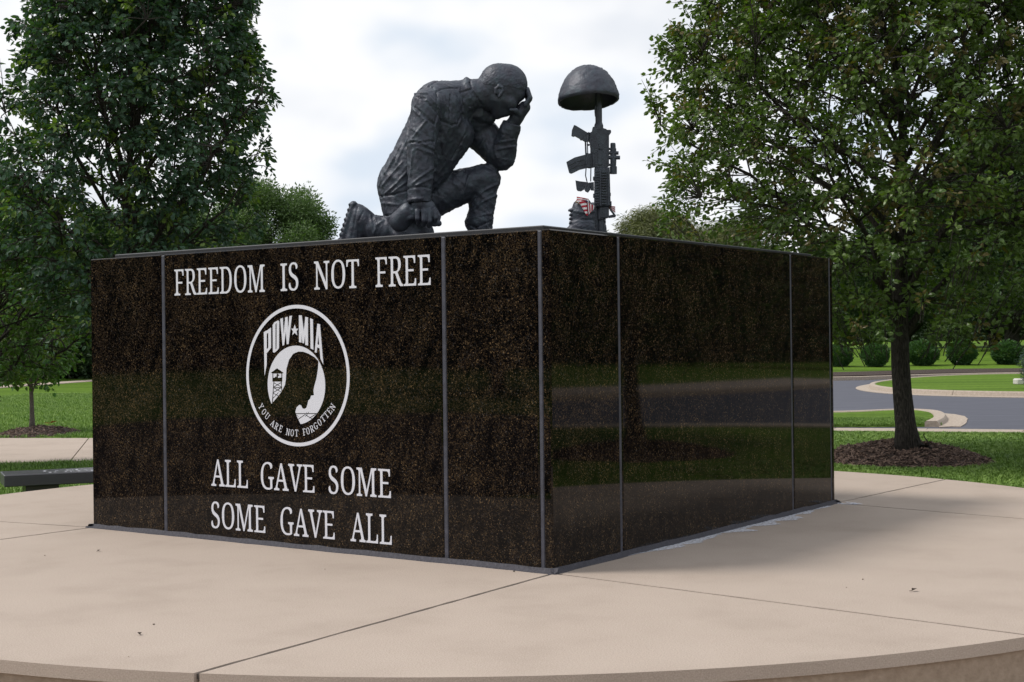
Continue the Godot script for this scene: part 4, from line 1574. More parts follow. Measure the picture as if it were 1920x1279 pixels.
# ---------------------------------------------------------------- the terrace, paths and road
func build_terrace() -> void:
	var root := Node3D.new()
	root.name = "terrace"
	add_child(root)
	root.set_meta("kind", "structure")
	var c := Vector2(-0.337, -2.02)
	var rad := 4.07
	var lay := Transform3D(Basis(Vector3(1, 0, 0), Vector3(0, 0, -1), Vector3(0, 1, 0)), Vector3.ZERO)
	var under := PackedVector2Array()
	for i in 180:
		under.append(Vector2(c.x, -c.y) + Vector2.from_angle(TAU * i / 180.0) * (rad - 0.026))
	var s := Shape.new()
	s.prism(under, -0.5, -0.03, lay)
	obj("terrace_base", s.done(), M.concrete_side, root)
	# the pedestal's corners and the joints that run from them to the rim
	var n := Vector2(0, 0)
	var e := Vector2(1.9185, -2.7133)
	var w := Vector2(-2.6919, -1.9033)
	var k := e + w
	var rays := [[n, Vector2(-0.534, 0.845)], [n, Vector2(0.744, 0.668)], [e, Vector2(0.7, 0.71)], [e, Vector2(0.62, -0.785)], [k, Vector2(0.5773, -0.8165)], [k, Vector2(-0.8165, -0.5773)], [w, Vector2(-0.894, -0.447)], [w, Vector2(-0.605, 0.796)]]
	var hits := PackedVector2Array()
	var filler := Shape.new()
	for r in rays:
		var o: Vector2 = r[0] - c
		var d: Vector2 = r[1].normalized()
		var t := -o.dot(d) + sqrt(o.dot(d) * o.dot(d) - o.length_squared() + rad * rad)
		hits.append(c + o + d * t)
		var mid: Vector2 = r[0] + d * (t - 0.02) / 2.0
		filler.box(Vector3(mid.x, -0.014 - 0.0001 * hits.size(), mid.y), Vector3(t - 0.02, 0.018, 0.05), 0.0, Basis(Vector3.UP, -d.angle()))
	for i in 8:
		var j := (i + 1) % 8
		var line := PackedVector2Array([rays[i][0], hits[i]])
		var a0 := (hits[i] - c).angle()
		var turn := angle_difference(a0, (hits[j] - c).angle())
		var steps := int(absf(turn) / 0.04) + 1
		for q in range(1, steps):
			line.append(c + Vector2.from_angle(a0 + turn * q / steps) * rad)
		line.append(hits[j])
		if i % 2:
			line.append(rays[j][0])
		var flat := PackedVector2Array()
		for p in line:
			flat.append(Vector2(p.x, -p.y))
		if Geometry2D.is_polygon_clockwise(flat):
			flat.reverse()
		for smooth_piece in Geometry2D.offset_polygon(flat, -0.0095):
			var piece := PackedVector2Array()   # the tooled edges wander by a couple of millimetres
			for q in smooth_piece.size():
				var p0 := smooth_piece[q]
				var p1 := smooth_piece[(q + 1) % smooth_piece.size()]
				piece.append(p0)
				var cuts := int(p0.distance_to(p1) / 0.09)
				if cuts > 3:
					var across := (p1 - p0).orthogonal().normalized()
					for h in range(1, cuts):
						piece.append(p0.lerp(p1, float(h) / cuts) + across * rng.randf_range(-0.003, 0.003))
			s = Shape.new()
			s.prism(piece, -0.045, 0.0, lay, 0.01)
			obj("slab", s.done(), M.concrete, root)
	obj("joint_filler", filler.done(), M.joint, root)
	s = Shape.new()
	s.prism(PackedVector2Array([Vector2(n.x, -n.y), Vector2(e.x, -e.y), Vector2(k.x, -k.y), Vector2(w.x, -w.y)]), -0.045, -0.003, lay)
	obj("slab", s.done(), M.concrete, root)
	var foot := Node3D.new()
	foot.name = "mineral_bloom"
	root.add_child(foot)
	foot.position = Vector3(-0.3867, 0, -2.3084)
	foot.rotation.y = -0.6154
	# white mineral bloom washed out along the foot of the plain face
	var r := RandomNumberGenerator.new()
	r.seed = 12
	var m := StandardMaterial3D.new()
	m.albedo_color = Color(1, 1, 1)
	m.roughness = 0.9
	m.transparency = BaseMaterial3D.TRANSPARENCY_ALPHA
	m.uv1_triplanar = true
	m.uv1_scale = Vector3(3.5, 3.5, 3.5)
	m.albedo_texture = noise_tex(0.02, Color(0.85, 0.87, 0.93, 0.0), Color(0.9, 0.92, 0.97, 0.9), 512, 5, 40, Color(0.88, 0.9, 0.95, 0.55))
	s = Shape.new()
	var edge := FastNoiseLite.new()
	edge.seed = 17
	edge.frequency = 3.0
	edge.fractal_octaves = 3
	var rows := 130
	for i in rows:   # a ragged band, thinner at both ends, running out in short tongues
		var p0 := float(i) / rows
		var p1 := float(i + 1) / rows
		var ws := []
		for q in [p0, p1]:
			ws.append(maxf(0.004, (0.03 + 0.085 * sin(PI * q)) * (0.75 + 1.3 * edge.get_noise_2d(q * 2.5, 3.0))))
		var za := HZ - 0.63 - 2.5 * p0
		var zb := HZ - 0.63 - 2.5 * p1
		var x0 := HX + 0.024
		s.quad(Vector3(x0, 0.003, za), Vector3(x0 + ws[0], 0.003, za - 0.06 * ws[0] / 0.1), Vector3(x0 + ws[1], 0.003, zb - 0.06 * ws[1] / 0.1), Vector3(x0, 0.003, zb))
	var o := obj("mineral_stain", s.done(), m, foot)
	o.set_meta("kind", "stuff")
	s = Shape.new()
	for i in 9:
		var a := r.randf() * TAU
		var p := Vector3(HX + 0.05, 0.004, -HZ - 0.03) + Vector3(cos(a), 0, sin(a)) * 0.05
		s.tri(p, p + Vector3(0.09, 0, 0.02), p + Vector3(0.03, 0, 0.05))
	obj("mineral_stain", s.done(), m, foot).set_meta("kind", "stuff")


func band(line: PackedVector3Array, half: float) -> PackedVector2Array:
	var l := PackedVector2Array()
	var r := PackedVector2Array()
	for i in line.size():
		var d := (line[mini(i + 1, line.size() - 1)] - line[maxi(i - 1, 0)]).normalized()
		var n := d.cross(Vector3.UP) * half
		l.append(Vector2(line[i].x + n.x, line[i].z + n.z))
		r.append(Vector2(line[i].x - n.x, line[i].z - n.z))
	r.reverse()
	l.append_array(r)
	return l


func build_ground() -> void:
	var s := Shape.new()
	s.box(Vector3(0, GROUND - 0.5, 0), Vector3(1200, 1.0, 1200))
	struct("lawn", s.done(), M.lawn)
	# the footpath behind the terrace, in cast lengths
	var walk := Node3D.new()
	walk.name = "footpath"
	add_child(walk)
	walk.set_meta("kind", "structure")
	var near := [[-26.0, -6.0], [-14.0, -7.9], [-6.3, -9.52], [-5.24, -9.7], [-1.2, -10.3], [2.2, -10.4]]
	var far := [[-30.0, -11.0], [-18.0, -13.6], [-7.61, -14.08], [-6.25, -13.84], [-1.2, -13.7], [2.2, -13.7]]
	for i in near.size() - 1:
		var g := 0.008
		var q := PackedVector2Array([Vector2(near[i][0] + g, near[i][1]), Vector2(near[i + 1][0] - g, near[i + 1][1]), Vector2(far[i + 1][0] - g, far[i + 1][1]), Vector2(far[i][0] + g, far[i][1])])
		obj("path_slab", sheet(q, GROUND + 0.02, 0.08), M.concrete, walk)
	struct("far_path", sheet(pts2([-19.2, -28, -18.0, -34, -17.2, -40.95, -16.4, -48.4, -15.4, -55, -16.4, -55.3, -17.2, -51.1, -18.2, -43.7, -19.1, -34, -20.3, -28]), GROUND + 0.02, 0.06), M.concrete)
	struct("front_walk", sheet(pts2([-3.4, 1.0, 3.2, 1.0, 3.0, 6.0, 2.6, 16.0, -2.6, 16.0, -3.0, 6.0]), GROUND + 0.02, 0.08), M.concrete)
	struct("planting_bed", sheet(pts2([-5.4, -1.7, -5.3, 1.5, -6.0, 4.6, -9.0, 7.2, -15.0, 7.6, -19.5, 5.5, -20.0, 0.5, -17.0, -2.0, -10.0, -2.6]), GROUND + 0.03, 0.1), M.mulch)
	# the road and its kerbs
	var edge := smooth_line([0.8, -15.2, 4.5, -14.1, 6.92, -13.2, 10.5, -11.4, 13.2, -8.9, 14.6, -6.0, 15.5, -2.0, 15.8, 4.0, 15.4, 12.0, 14.2, 22.0])
	var out := smooth_line([1.6, -37.5, 9.94, -38.43, 11.3, -38.9, 14.0, -40.6, 18.5, -41.2, 26.0, -38.0, 30.5, -30.0, 28.5, -21.0, 25.0, -14.0, 23.8, -9.0, 24.4, -2.0, 25.2, 8.0, 24.0, 22.0])
	var ring := PackedVector2Array()
	for p in edge:
		ring.append(Vector2(p.x, p.z))
	for i in range(out.size() - 1, -1, -1):
		ring.append(Vector2(out[i].x, out[i].z))
	for p in [[-1.6, -33.0], [-2.6, -26.0], [-1.6, -19.0]]:
		ring.append(Vector2(p[0], p[1]))
	struct("road", sheet(ring, GROUND + 0.006, 0.1), M.asphalt)
	# a flush concrete strip along the near edge of the road, in cast lengths
	var strip := Node3D.new()
	strip.name = "edge_strip"
	add_child(strip)
	strip.set_meta("kind", "structure")
	for i in range(0, edge.size() - 1, 3):
		var part := edge.slice(i, mini(i + 4, edge.size()))
		if part.size() < 2:
			continue
		var shifted := PackedVector3Array()
		for k in part.size():
			var d := (part[mini(k + 1, part.size() - 1)] - part[maxi(k - 1, 0)]).normalized()
			shifted.append(part[k] - d.cross(Vector3.UP) * -0.3)
		var last := (shifted[-1] - shifted[-2]).normalized() * 0.012
		shifted[-1] -= last
		obj("strip_slab", sheet(band(shifted, 0.32), GROUND + 0.024, 0.08), M.kerb, strip)
	var back := PackedVector3Array()
	for i in out.size():
		back.append(out[out.size() - 1 - i] + Vector3(0, 0, 0))
	kerb("far_kerb", back, 0.15, GROUND + 0.01, -0.11, 0.32, 3.0)
	struct("far_pavement", sheet(pts2([24.2, -9.0, 24.8, -2.0, 25.6, 8.0, 24.4, 22.0, 28.6, 22.0, 29.6, 8.0, 28.8, -2.0, 28.2, -9.0, 29.5, -14.5, 33.0, -20.5, 29.0, -21.4, 25.4, -14.0]), -0.12, 0.15), M.concrete)
	struct("bank", sheet(pts2([-6, -36.5, 1.6, -37.72, 9.9, -38.7, 11.2, -39.1, 13.9, -40.85, 18.6, -41.45, 26.3, -38.2, 30.9, -30.0, 60, -30, 140, -60, 140, -300, -60, -300, -10, -60]), -0.13, 0.4), M.lawn)
	s = Shape.new()
	for q in [[-47.0, -0.125, -62.0, 0.45], [-62.0, 0.45, -120.0, 0.9]]:
		s.quad(Vector3(3, q[1], q[0]), Vector3(3, q[3], q[2]), Vector3(130, q[3], q[2]), Vector3(130, q[1], q[0]))
	struct("far_slope", s.done(), M.lawn)
	struct("mulch_bed", sheet(pts2([6.0, -38.9, 9.9, -38.95, 11.2, -39.35, 13.8, -41.1, 18.6, -41.7, 25.5, -39.4, 27.0, -43.5, 19.4, -46.8, 16.4, -47.2, 13.9, -45.6, 11.5, -44.2, 6.0, -43.0]), -0.1, 0.3), M.mulch)
	# the kerbed island across the road
	var isle := smooth_line([26.0, -37.0, 21.0, -39.4, 16.54, -40.0, 14.32, -39.4, 12.01, -37.0, 10.13, -33.6, 9.3, -31.4, 8.95, -29.6, 8.9, -28.0, 9.15, -26.6, 9.85, -25.3, 11.0, -24.2, 13.5, -22.9, 17.0, -21.9, 21.0, -22.0])
	kerb("island_kerb", isle, 0.16, GROUND + 0.01, -0.115, 0.34, 3.2)
	var lawn := PackedVector2Array()
	for p in isle:
		lawn.append(Vector2(p.x + 0.06, p.z))
	for p in [[24.0, -25.0], [26.5, -31.0]]:
		lawn.append(Vector2(p[0], p[1]))
	struct("island_lawn", sheet(lawn, -0.128, 0.2), M.lawn)
	# the nose of grass on the near side of the road
	var nose := smooth_line([1.2, -17.2, 4.0, -17.5, 5.5, -17.7, 6.3, -18.1, 6.75, -18.1, 6.98, -17.5, 6.8, -16.4, 6.42, -15.2, 6.05, -14.3])
	nose.reverse()
	kerb("nose_kerb", nose, 0.2, GROUND + 0.01, -0.145, 0.3, 2.4)
	var tip := PackedVector2Array()
	for p in nose:
		tip.append(Vector2(p.x - 0.07, p.z + 0.07))
	for p in [[1.2, -15.55], [3.0, -15.0], [4.5, -14.6], [5.6, -14.2]]:
		tip.append(Vector2(p[0], p[1]))
	s = Shape.new()
	var idx := Geometry2D.triangulate_polygon(tip)
	for i in range(0, idx.size(), 3):
		var q: Array[Vector3] = []
		for k in 3:
			var v := tip[idx[i + k]]
			q.append(Vector3(v.x, lerpf(GROUND + 0.005, -0.16, smoothstep(-14.7, -16.6, v.y)), v.y))
		s.tri(q[0], q[2], q[1])
	struct("nose_lawn", s.done(), M.lawn)
	struct("nose_apron", sheet(pts2([6.75, -17.7, 7.29, -17.6, 7.25, -16.9, 7.05, -16.1, 6.7, -15.2, 6.35, -14.3, 6.0, -14.1, 6.3, -15.2]), GROUND + 0.02, 0.06), M.kerb)


func mulch_ring(label: String, at: Vector3, rx: float, rz: float, high: float, chips: int, seed_: int) -> void:
	var r := RandomNumberGenerator.new()
	r.seed = seed_
	var n := FastNoiseLite.new()
	n.seed = seed_
	n.frequency = 1.4
	var t := thing("mulch_mound", label, "mulch", at)
	var s := Shape.new()
	var h := func(u: float, a: float) -> Vector3:
		var wob := 1.0 + 0.16 * n.get_noise_2d(cos(a) * 1.5, sin(a) * 1.5)
		var p := Vector3(cos(a) * rx * u * wob, 0, sin(a) * rz * u * wob)
		p.y = high * (1.0 - pow(u, 2.2)) * (1.0 + 0.35 * n.get_noise_2d(p.x * 3.0, p.z * 3.0)) + 0.02 - 0.03 * u
		return p
	for j in 10:
		for i in 48:
			var a0 := TAU * i / 48.0
			var a1 := TAU * (i + 1) / 48.0
			s.quad(h.call(j / 10.0, a0), h.call(j / 10.0, a1), h.call((j + 1) / 10.0, a1), h.call((j + 1) / 10.0, a0))
	obj("mound", s.done(true), M.mulch, t)
	var chip := Shape.new()
	chip.box(Vector3.ZERO, Vector3(0.055, 0.008, 0.016), 0.002)
	var places: Array[Transform3D] = []
	var colors := PackedColorArray()
	for i in chips:
		var p: Vector3 = h.call(sqrt(r.randf()) * 1.04, r.randf() * TAU)
		places.append(Transform3D(Basis.from_euler(Vector3(r.randfn() * 0.4, r.randf() * TAU, r.randfn() * 0.4)).scaled(Vector3(r.randf_range(0.4, 1.3), 1, r.randf_range(0.6, 1.5))), p + Vector3(0, 0.008, 0)))
		colors.append(Color(0.065, 0.04, 0.032).lerp(Color(0.24, 0.165, 0.13), pow(r.randf(), 1.6)))
	scatter("wood_chips", chip.done(), M.chip, places, colors, t)


func build_bench() -> void:
	var t := thing("granite_bench", "low dark granite bench on the grass at the left edge, behind the terrace", "bench", Vector3(-4.19, GROUND, -5.18), 0.0)
	var d := Vector3(0.915, 0, -0.404)
	t.basis = Basis(d, Vector3.UP, d.cross(Vector3.UP))
	var g := mat(lin(0.17, 0.17, 0.19), 0.3, noise_tex(0.25, Color(0.3, 0.3, 0.33), Color(1, 1, 1), 512, 2, 51), 0.5, false)
	var s := Shape.new()
	s.box(Vector3(0.45, 0.242, 0), Vector3(1.3, 0.096, 0.42), 0.006)
	obj("seat", s.done(), g, t)
	for x in [0.1, 0.8]:
		s = Shape.new()
		s.box(Vector3(x, 0.085, 0), Vector3(0.26, 0.21, 0.3), 0.005)
		obj("support", s.done(), g, t)
	# worn inscription, too small to read: short cut strokes
	var r := RandomNumberGenerator.new()
	r.seed = 61
	s = Shape.new()
	for row in 2:
		var x := 0.12 + 0.03 * row
		while x < 1.02:
			var w := r.randf_range(0.018, 0.04)
			for k in 2 + r.randi() % 2:
				var a := Vector3(x + r.randf() * w, 0.2912, -0.06 + row * 0.13 + r.randf_range(0.0, 0.07))
				var b := Vector3(x + r.randf() * w, 0.2912, -0.06 + row * 0.13 + r.randf_range(0.0, 0.07))
				var n := (b - a).cross(Vector3.UP).normalized() * 0.009
				s.quad(a - n, b - n, b + n, a + n)
			x += w + (0.012 if r.randf() < 0.8 else 0.05)
	obj("worn_inscription", s.done(), M.letter, t).set_meta("kind", "stuff")


func build_van() -> void:
	var t := thing("white_van", "white van parked far away at the left edge behind a tree trunk", "van", Vector3(-22.6, GROUND, -53.5), 0.25)
	var paint := mat(lin(0.75, 0.76, 0.78), 0.25)
	var glass := mat(lin(0.02, 0.025, 0.03), 0.05)
	var tyre := mat(lin(0.02, 0.02, 0.02), 0.9)
	var s := Shape.new()
	s.prism(pts2([-2.3, 0.35, 2.1, 0.35, 2.3, 0.6, 2.28, 1.05, 1.5, 1.2, 0.85, 1.85, -2.2, 1.9, -2.32, 1.0]), -0.9, 0.9, Transform3D.IDENTITY, 0.05)
	obj("body", s.done(), paint, t)
	for o in [[-2.0, 1.2, -0.95, 1.2, -0.95, 1.72, -2.0, 1.72], [-0.85, 1.2, 0.2, 1.2, 0.2, 1.72, -0.85, 1.72], [0.3, 1.2, 1.3, 1.2, 0.8, 1.72, 0.3, 1.72]]:
		for z in [0.898, -0.912]:
			s = Shape.new()
			s.prism(pts2(o), z, z + 0.014)
			obj("window", s.done(), glass, t)
	for x in [-1.4, 1.4]:
		for z in [-0.82, 0.82]:
			s = Shape.new()
			s.rod(Vector3(x, 0.34, z - 0.11), Vector3(x, 0.34, z + 0.11), 0.34, -1, 20)
			var w := obj("wheel", s.done(), tyre, t)
			s = Shape.new()
			s.rod(Vector3(x, 0.34, z - 0.116), Vector3(x, 0.34, z + 0.116), 0.2, -1, 14)
			obj("rim", s.done(), paint, w)
	for z in [-0.65, 0.65]:
		s = Shape.new()
		s.box(Vector3(2.27, 0.85, z), Vector3(0.08, 0.16, 0.3), 0.02)
		obj("headlight", s.done(), mat(lin(0.6, 0.6, 0.62), 0.1), t)
		s = Shape.new()
		s.box(Vector3(-2.32, 1.1, z * 1.2), Vector3(0.06, 0.4, 0.12), 0.02)
		obj("tail_light", s.done(), mat(lin(0.35, 0.01, 0.01), 0.2), t)


func fallen_leaf(label: String, at: Vector3, turn: float, color: Color, size := 1.0) -> void:
	var s := Shape.new()
	for k in 2:
		var y := 0.0
		s.quad(Vector3(0, 0.004, 0), Vector3(0.012, 0.012 + y, 0.012), Vector3(0.034, 0.01, 0.0), Vector3(0.012, 0.013, -0.011))
	s.rod(Vector3(0, 0.004, 0), Vector3(-0.02, 0.006, 0.004), 0.0012, 0.001, 5)
	var o := obj("fallen_leaf", s.done(), mat(color, 0.8))
	o.transform = Transform3D(Basis(Vector3.UP, turn) * Basis.from_scale(Vector3.ONE * size), at)
	tag(o, label, "leaf", "dry leaves on the ground")


func build_small() -> void:
	fallen_leaf("dark dry leaf lying alone on the right part of the terrace", Vector3(1.498, 0.001, 0.591), 0.6, lin(0.05, 0.03, 0.02))
	fallen_leaf("tiny dark dry leaf on the left front slab of the terrace", Vector3(-1.575, 0.001, 1.319), 2.0, lin(0.045, 0.03, 0.02), 0.75)
	fallen_leaf("tiny dark leaf near the far left foot of the pedestal", Vector3(-2.367, 0.001, -0.874), 1.2, lin(0.03, 0.025, 0.02), 0.7)
	fallen_leaf("orange dry leaf on the lawn beside the young tree", Vector3(-7.22, GROUND + 0.16, -15.1), 0.3, lin(0.42, 0.1, 0.02), 3.4)
	var g := RandomNumberGenerator.new()
	g.seed = 88
	var bits: Array[Transform3D] = []
	var tones := PackedColorArray()
	for i in 26:
		var a := g.randf() * TAU
		var d := 4.0 * sqrt(g.randf())
		bits.append(Transform3D(Basis.from_euler(Vector3(g.randf() * 3.0, g.randf() * TAU, 0)).scaled(Vector3.ONE * g.randf_range(0.4, 1.4)), Vector3(-0.337 + d * cos(a), 0.003, -2.02 + d * sin(a))))
		tones.append(Color(0.05, 0.04, 0.03).lerp(Color(0.3, 0.25, 0.2), g.randf()))
	var crumb := Shape.new()
	crumb.box(Vector3.ZERO, Vector3(0.009, 0.004, 0.006), 0.001)
	tag(scatter("grit", crumb.done(), M.chip, bits, tones, null), "", "", "", "stuff")
	# dark shoots beside the big trunk
	var t := thing("sprout", "small dark curled shoot growing from the mulch beside the right tree trunk", "plant", Vector3(4.12, -0.09, -8.3))
	var s := Shape.new()
	var p := PackedVector3Array()
	var q := PackedFloat32Array()
	for i in 14:
		var f := i / 13.0
		p.append(Vector3(0.03 * sin(f * 5.0) + 0.02 * f, 0.17 * f, 0.02 * cos(f * 5.0)))
		q.append(0.008 * (1.1 - f * 0.6))
	s.tube(p, q, 6)
	obj("stem", s.done(true), M.bark, t)
	s = Shape.new()
	var r := RandomNumberGenerator.new()
	r.seed = 71
	for i in 26:
		var a := r.randf() * TAU
		var b := Vector3(cos(a), r.randf_range(0.1, 0.9), sin(a)).normalized()
		var o := Vector3(0, r.randf() * 0.03, 0)
		var n := b.cross(Vector3.UP).normalized() * 0.014
		s.quad(o, o + b * 0.04 - n, o + b * 0.09, o + b * 0.04 + n)
	obj("leaves", s.done(), mat(lin(0.018, 0.02, 0.014), 0.7), t)


# ---------------------------------------------------------------- everything that grows
func build_plants() -> void:
	var leaf := leaf_mesh(0.063, 0.045)
	var olive := [Color(0.07, 0.122, 0.034), Color(0.145, 0.215, 0.056), Color(0.17, 0.14, 0.055)]
	var dark := [Color(0.045, 0.095, 0.062), Color(0.085, 0.155, 0.1), Color(0.16, 0.24, 0.055)]
	var big := grow(3, 7.6, 1.42, 2.62, 0.105, 34, 7700, 14, olive, Vector3(-0.012, 0, 0))
	pear_tree("large broad pear tree with olive leaves and one thick trunk, right of the pedestal", Vector3(3.97, GROUND + 0.08, -8.45), big, leaf, "pear trees round the terrace")
	var third: Node3D = get_node("pear_tree")
	copy(third, "pear_tree", "pear tree mirrored in the plain dark face of the pedestal", Vector3(9.0, GROUND + 0.06, -4.5), 2.1, 0.95)
	var slim := grow(19, 6.9, 1.45, 1.42, 0.085, 30, 4000, 14, dark, Vector3(0.03, 0, 0.0))
	pear_tree("tall dark blue-green pear tree rising behind the left end of the pedestal", Vector3(-4.05, GROUND, -7.66), slim, leaf, "pear trees round the terrace")
	var side := grow(27, 3.3, 0.9, 1.3, 0.08, 20, 1000, 12, [Color(0.055, 0.115, 0.028), Color(0.11, 0.2, 0.045), Color(0.15, 0.22, 0.05)], Vector3.ZERO)
	pear_tree("lighter green pear tree cut by the left edge of the view", Vector3(-6.0, GROUND, -8.9), side, leaf, "pear trees round the terrace")
	mulch_ring("wide mound of brown wood chips round the trunk of the right pear tree", Vector3(3.99, GROUND, -8.75), 0.93, 1.15, 0.17, 4200, 5)
	mulch_ring("mulch round a pear tree, mirrored low in the plain dark face", Vector3(9.0, GROUND, -4.5), 1.1, 1.1, 0.13, 1500, 8)
	mulch_ring("small ring of wood chips round the young tree at the left", Vector3(-7.45, GROUND, -15.3), 0.62, 0.95, 0.09, 700, 6)
	# the young tree
	var young := grow(33, 2.75, 0.62, 0.62, 0.034, 18, 800, 10, [Color(0.07, 0.17, 0.05), Color(0.13, 0.26, 0.075), Color(0.16, 0.28, 0.07)], Vector3(0.02, 0, 0))
	var y := thing("young_tree", "slim young tree with a pale trunk in a ring of wood chips, left", "tree", Vector3(-7.65, GROUND + 0.06, -15.5))
	obj("trunk", young[0], M.bark_pale, y)
	obj("twigs", young[1], M.bark, y).set_meta("kind", "stuff")
	scatter("crown", leaf_mesh(0.07, 0.06), M.leaf, young[2], young[3], y)
	# shrubs in the bed across the road
	var k := shrub("round green shrub half hidden behind the right end of the pedestal", Vector3(12.75, -0.11, -49.9))
	var size := 0.8
	k.scale = Vector3.ONE * size
	for e in [["round shrub just left of the big trunk", 14.07, -49.5, 0.84, 1.1], ["shrub partly covered by the big trunk's right side", 16.0, -49.9, 0.98, 2.3], ["round pale-topped shrub, second from the right edge", 17.6, -50.0, 0.88, 3.1], ["broad shrub nearest the right edge", 19.4, -50.0, 0.95, 4.0]]:
		copy(k, "round_shrub", e[0] + " in the mulch bed", Vector3(e[1], -0.11, e[2]), e[4], e[3]).scale.y *= 0.85 + 0.09 * fposmod(e[4] * 1.7, 3.0)
	# trees far behind
	var fine := cluster_mesh(16, 0.3, 0.13, 0.05, 0.1, 1)
	var broad := cluster_mesh(14, 0.36, 0.2, 0.11, 0.25, 2)
	var weep := cluster_mesh(18, 0.26, 0.2, 0.035, 0.9, 3)
	var green := [Color(0.05, 0.095, 0.03), Color(0.13, 0.21, 0.06)]
	var deep := [Color(0.03, 0.065, 0.024), Color(0.075, 0.135, 0.045)]
	var grey := [Color(0.08, 0.1, 0.045), Color(0.22, 0.23, 0.09)]
	var lo := far_tree("locust_tree", "feathery green tree far behind, right of the tall dark pear tree", 41, 8.4, 3.7, 0.7, 9500, fine, green, "trees beyond the lawn")
	lo.position = Vector3(-10.2, GROUND, -53.0)
	var wi := far_tree("willow_tree", "grey-green willow far behind the rifle, its top the highest of the group", 42, 8.3, 3.6, 1.0, 7000, weep, grey, "trees beyond the lawn", 0.45)
	wi.position = Vector3(7.1, GROUND, -63.0)
	copy(wi, "willow_tree", "smaller willow just right of the rifle, left of the taller willow", Vector3(5.1, GROUND, -64.0), 2.0, 0.86)
	copy(wi, "willow_tree", "willow half hidden by the left side of the big pear crown", Vector3(10.4, GROUND, -63.0), 4.0, 0.92)
	var oak := far_tree("oak_tree", "dense dark tree at the far right edge above the last shrub", 43, 12.0, 4.4, 0.9, 7000, broad, deep, "dark trees beyond the road")
	oak.position = Vector3(23.6, 0.4, -61.5)
	for e in [["dark tree seen through the big pear crown right of its trunk", 27.0, -74.0, 1.1, 0.9], ["dark tree right behind the big trunk", 21.5, -72.0, 2.0, 0.8], ["dark low tree behind the right end of the pedestal", 17.4, -73.0, 3.0, 0.55], ["tall dark tree at the right edge behind the others", 30.5, -70.0, 4.2, 1.25]]:
		copy(oak, "oak_tree", e[0], Vector3(e[1], 0.45, e[2]), e[3], e[4])
	var ash := far_tree("ash_tree", "mid green tree behind the young tree at the left edge", 44, 8.6, 3.0, 0.7, 6000, broad, green, "trees beyond the left lawn")
	ash.position = Vector3(-21.0, GROUND, -52.0)
	for e in [["dark leafy tree between the young tree and the pedestal", -17.4, -56.5, 1.0, 0.9], ["tree behind the left end of the pedestal", -15.6, -60.0, 2.4, 0.95], ["tree beyond the white van", -25.5, -62.0, 3.3, 1.05], ["low tree at the left behind the tall pear", -13.4, -61.0, 5.0, 0.8]]:
		copy(ash, "ash_tree", e[0], Vector3(e[1], GROUND, e[2]), e[3], e[4])
	var hedge := far_tree("hedge", "low dark hedge at the back of the left lawn beside the pedestal", 45, 2.4, 2.6, 0.0, 3000, broad, deep, "")
	hedge.position = Vector3(-18.3, GROUND, -56.0)
	hedge.set_meta("category", "hedge")
	var sp := far_tree("spruce", "small blue-green spruce at the right edge on the kerbed island", 46, 1.2, 0.42, 0.0, 900, cluster_mesh(16, 0.1, 0.08, 0.012, 0.0, 5), [Color(0.05, 0.085, 0.085), Color(0.1, 0.15, 0.15)])
	sp.position = Vector3(12.12, -0.13, -26.7)
	var st := Shape.new()
	st.box(Vector3(0, 0.04, 0), Vector3(0.5, 0.16, 0.3), 0.03)
	var stone := obj("pale_stone", st.done(), M.stone)
	stone.position = Vector3(12.75, -0.1, -29.5)
	tag(stone, "flat pale stone on the island behind the small spruce", "stone")
	# woods all round, far off and across the road, one mass
	var r := RandomNumberGenerator.new()
	r.seed = 90
	var places: Array[Transform3D] = []
	var colors := PackedColorArray()
	for i in 30000:
		var a := TAU * i / 30000.0
		var front := -cos(a)
		var ahead := smoothstep(0.75, 0.95, front)
		var dist := lerpf(74.0, 118.0, ahead) + r.randf() * 14.0 + 6.0 * sin(a * 17.0)
		var tall := lerpf(14.0, 5.4, ahead) * (0.75 + 0.25 * sin(a * 23.0 + 2.0 * sin(a * 7.0)))
		var b := Basis.from_euler(Vector3(r.randf() * TAU, r.randf() * TAU, 0)).scaled(Vector3.ONE * r.randf_range(0.9, 1.5))
		places.append(Transform3D(b, Vector3(sin(a) * dist, GROUND + tall * pow(r.randf(), 0.8), cos(a) * dist)))
		colors.append(Color(0.024, 0.05, 0.018).lerp(Color(0.07, 0.12, 0.042), r.randf()))
	var wood := scatter("woods", cluster_mesh(70, 1.5, 0.34, 0.22, 0.2, 9), M.leaf_far, places, colors, null)
	tag(wood, "dark belt of woods round the park", "woods", "", "stuff")
	# a tree on the lawn in front of the lettered face, seen mirrored in the granite
	copy(ash, "ash_tree", "tree mirrored in the right panel of the lettered face", Vector3(-30.0, GROUND, 10.0), 1.7, 0.8)
	# grass
	var c := Vector2(-0.337, -2.02)
	grass_patch("grass_tufts", 70000, func(p: Vector2) -> bool:
		if p.distance_to(c) < 4.12:
			return false
		if Vector2((p.x - 3.99) / 0.93, (p.y + 8.75) / 1.12).length() < 1.0:
			return false
		return p.y > -13.45 + (p.x - 4.34) * 0.33, Vector2(1.2, -13.8), Vector2(7.2, -4.0), GROUND, 0.036, 7)
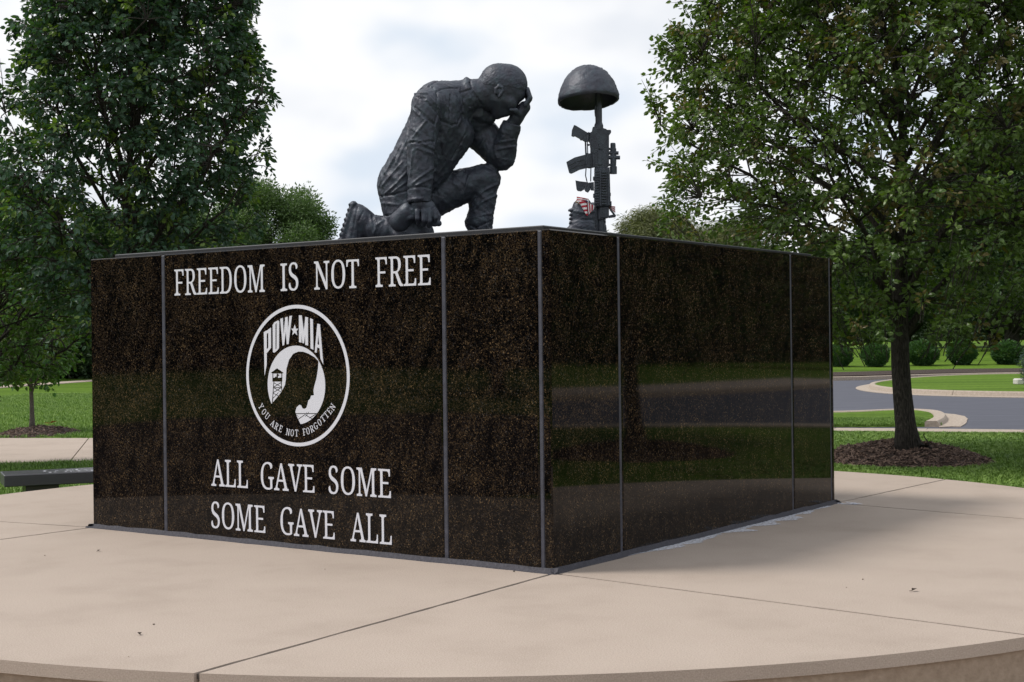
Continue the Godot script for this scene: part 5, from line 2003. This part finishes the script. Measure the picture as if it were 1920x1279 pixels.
	grass_patch("grass_tufts", 22000, func(p: Vector2) -> bool: return p.distance_to(c) > 4.1 and p.y > -9.4 - (p.x + 5.97) * 0.25, Vector2(-6.6, -10.2), Vector2(-2.0, -3.6), GROUND, 0.055, 8)
	grass_patch("grass_tufts", 26000, func(p: Vector2) -> bool: return p.y < -14.15 and Vector2((p.x + 7.45) / 0.6, (p.y + 15.3) / 0.9).length() > 1.0, Vector2(-14.0, -34.0), Vector2(-4.6, -14.1), GROUND, 0.055, 9)
	grass_patch("grass_tufts", 6000, func(p: Vector2) -> bool: return p.x < 6.5 - absf(p.y + 16.3) * 0.2 and p.y < -14.3, Vector2(3.6, -16.2), Vector2(6.3, -14.4), -0.215, 0.05, 10)


func _ready() -> void:
	rng.seed = 1
	var cam := Camera3D.new()
	cam.name = "camera"
	add_child(cam)
	cam.transform = Transform3D(Basis(Vector3(0.99993204, -0.01165820, 0.0), Vector3(0.01165821, 0.9999313, 0.00121617), Vector3(0.0, -0.00121625, 0.99999926)), Vector3(-0.17916, 1.07243, 6.64092))
	cam.fov = 26.8
	cam.near = 0.05
	cam.far = 1500.0
	cam.current = true
	var env := Environment.new()
	env.background_mode = Environment.BG_SKY
	env.sky = make_sky()
	env.background_energy_multiplier = 1.0
	env.tonemap_mode = Environment.TONE_MAPPER_LINEAR
	env.tonemap_exposure = 1.17
	env.sdfgi_enabled = true
	env.ssao_enabled = true
	env.ssil_enabled = true
	var we := WorldEnvironment.new()
	we.name = "world_environment"
	we.environment = env
	add_child(we)
	var sun := DirectionalLight3D.new()
	sun.name = "sun"
	add_child(sun)
	sun.look_at_from_position(Vector3.ZERO, -Vector3(-0.75, 1.0, 0.02), Vector3.UP)
	sun.light_energy = 0.75
	sun.light_color = Color(1.0, 0.97, 0.93)
	sun.light_angular_distance = 16.0
	sun.shadow_enabled = true
	materials()
	build_ground()
	build_terrace()
	build_pedestal()
	var t0 := Time.get_ticks_msec()
	build_soldier()
	print("soldier ", Time.get_ticks_msec() - t0)
	build_cross()
	build_bench()
	build_van()
	t0 = Time.get_ticks_msec()
	build_plants()
	print("plants ", Time.get_ticks_msec() - t0)
	build_small()
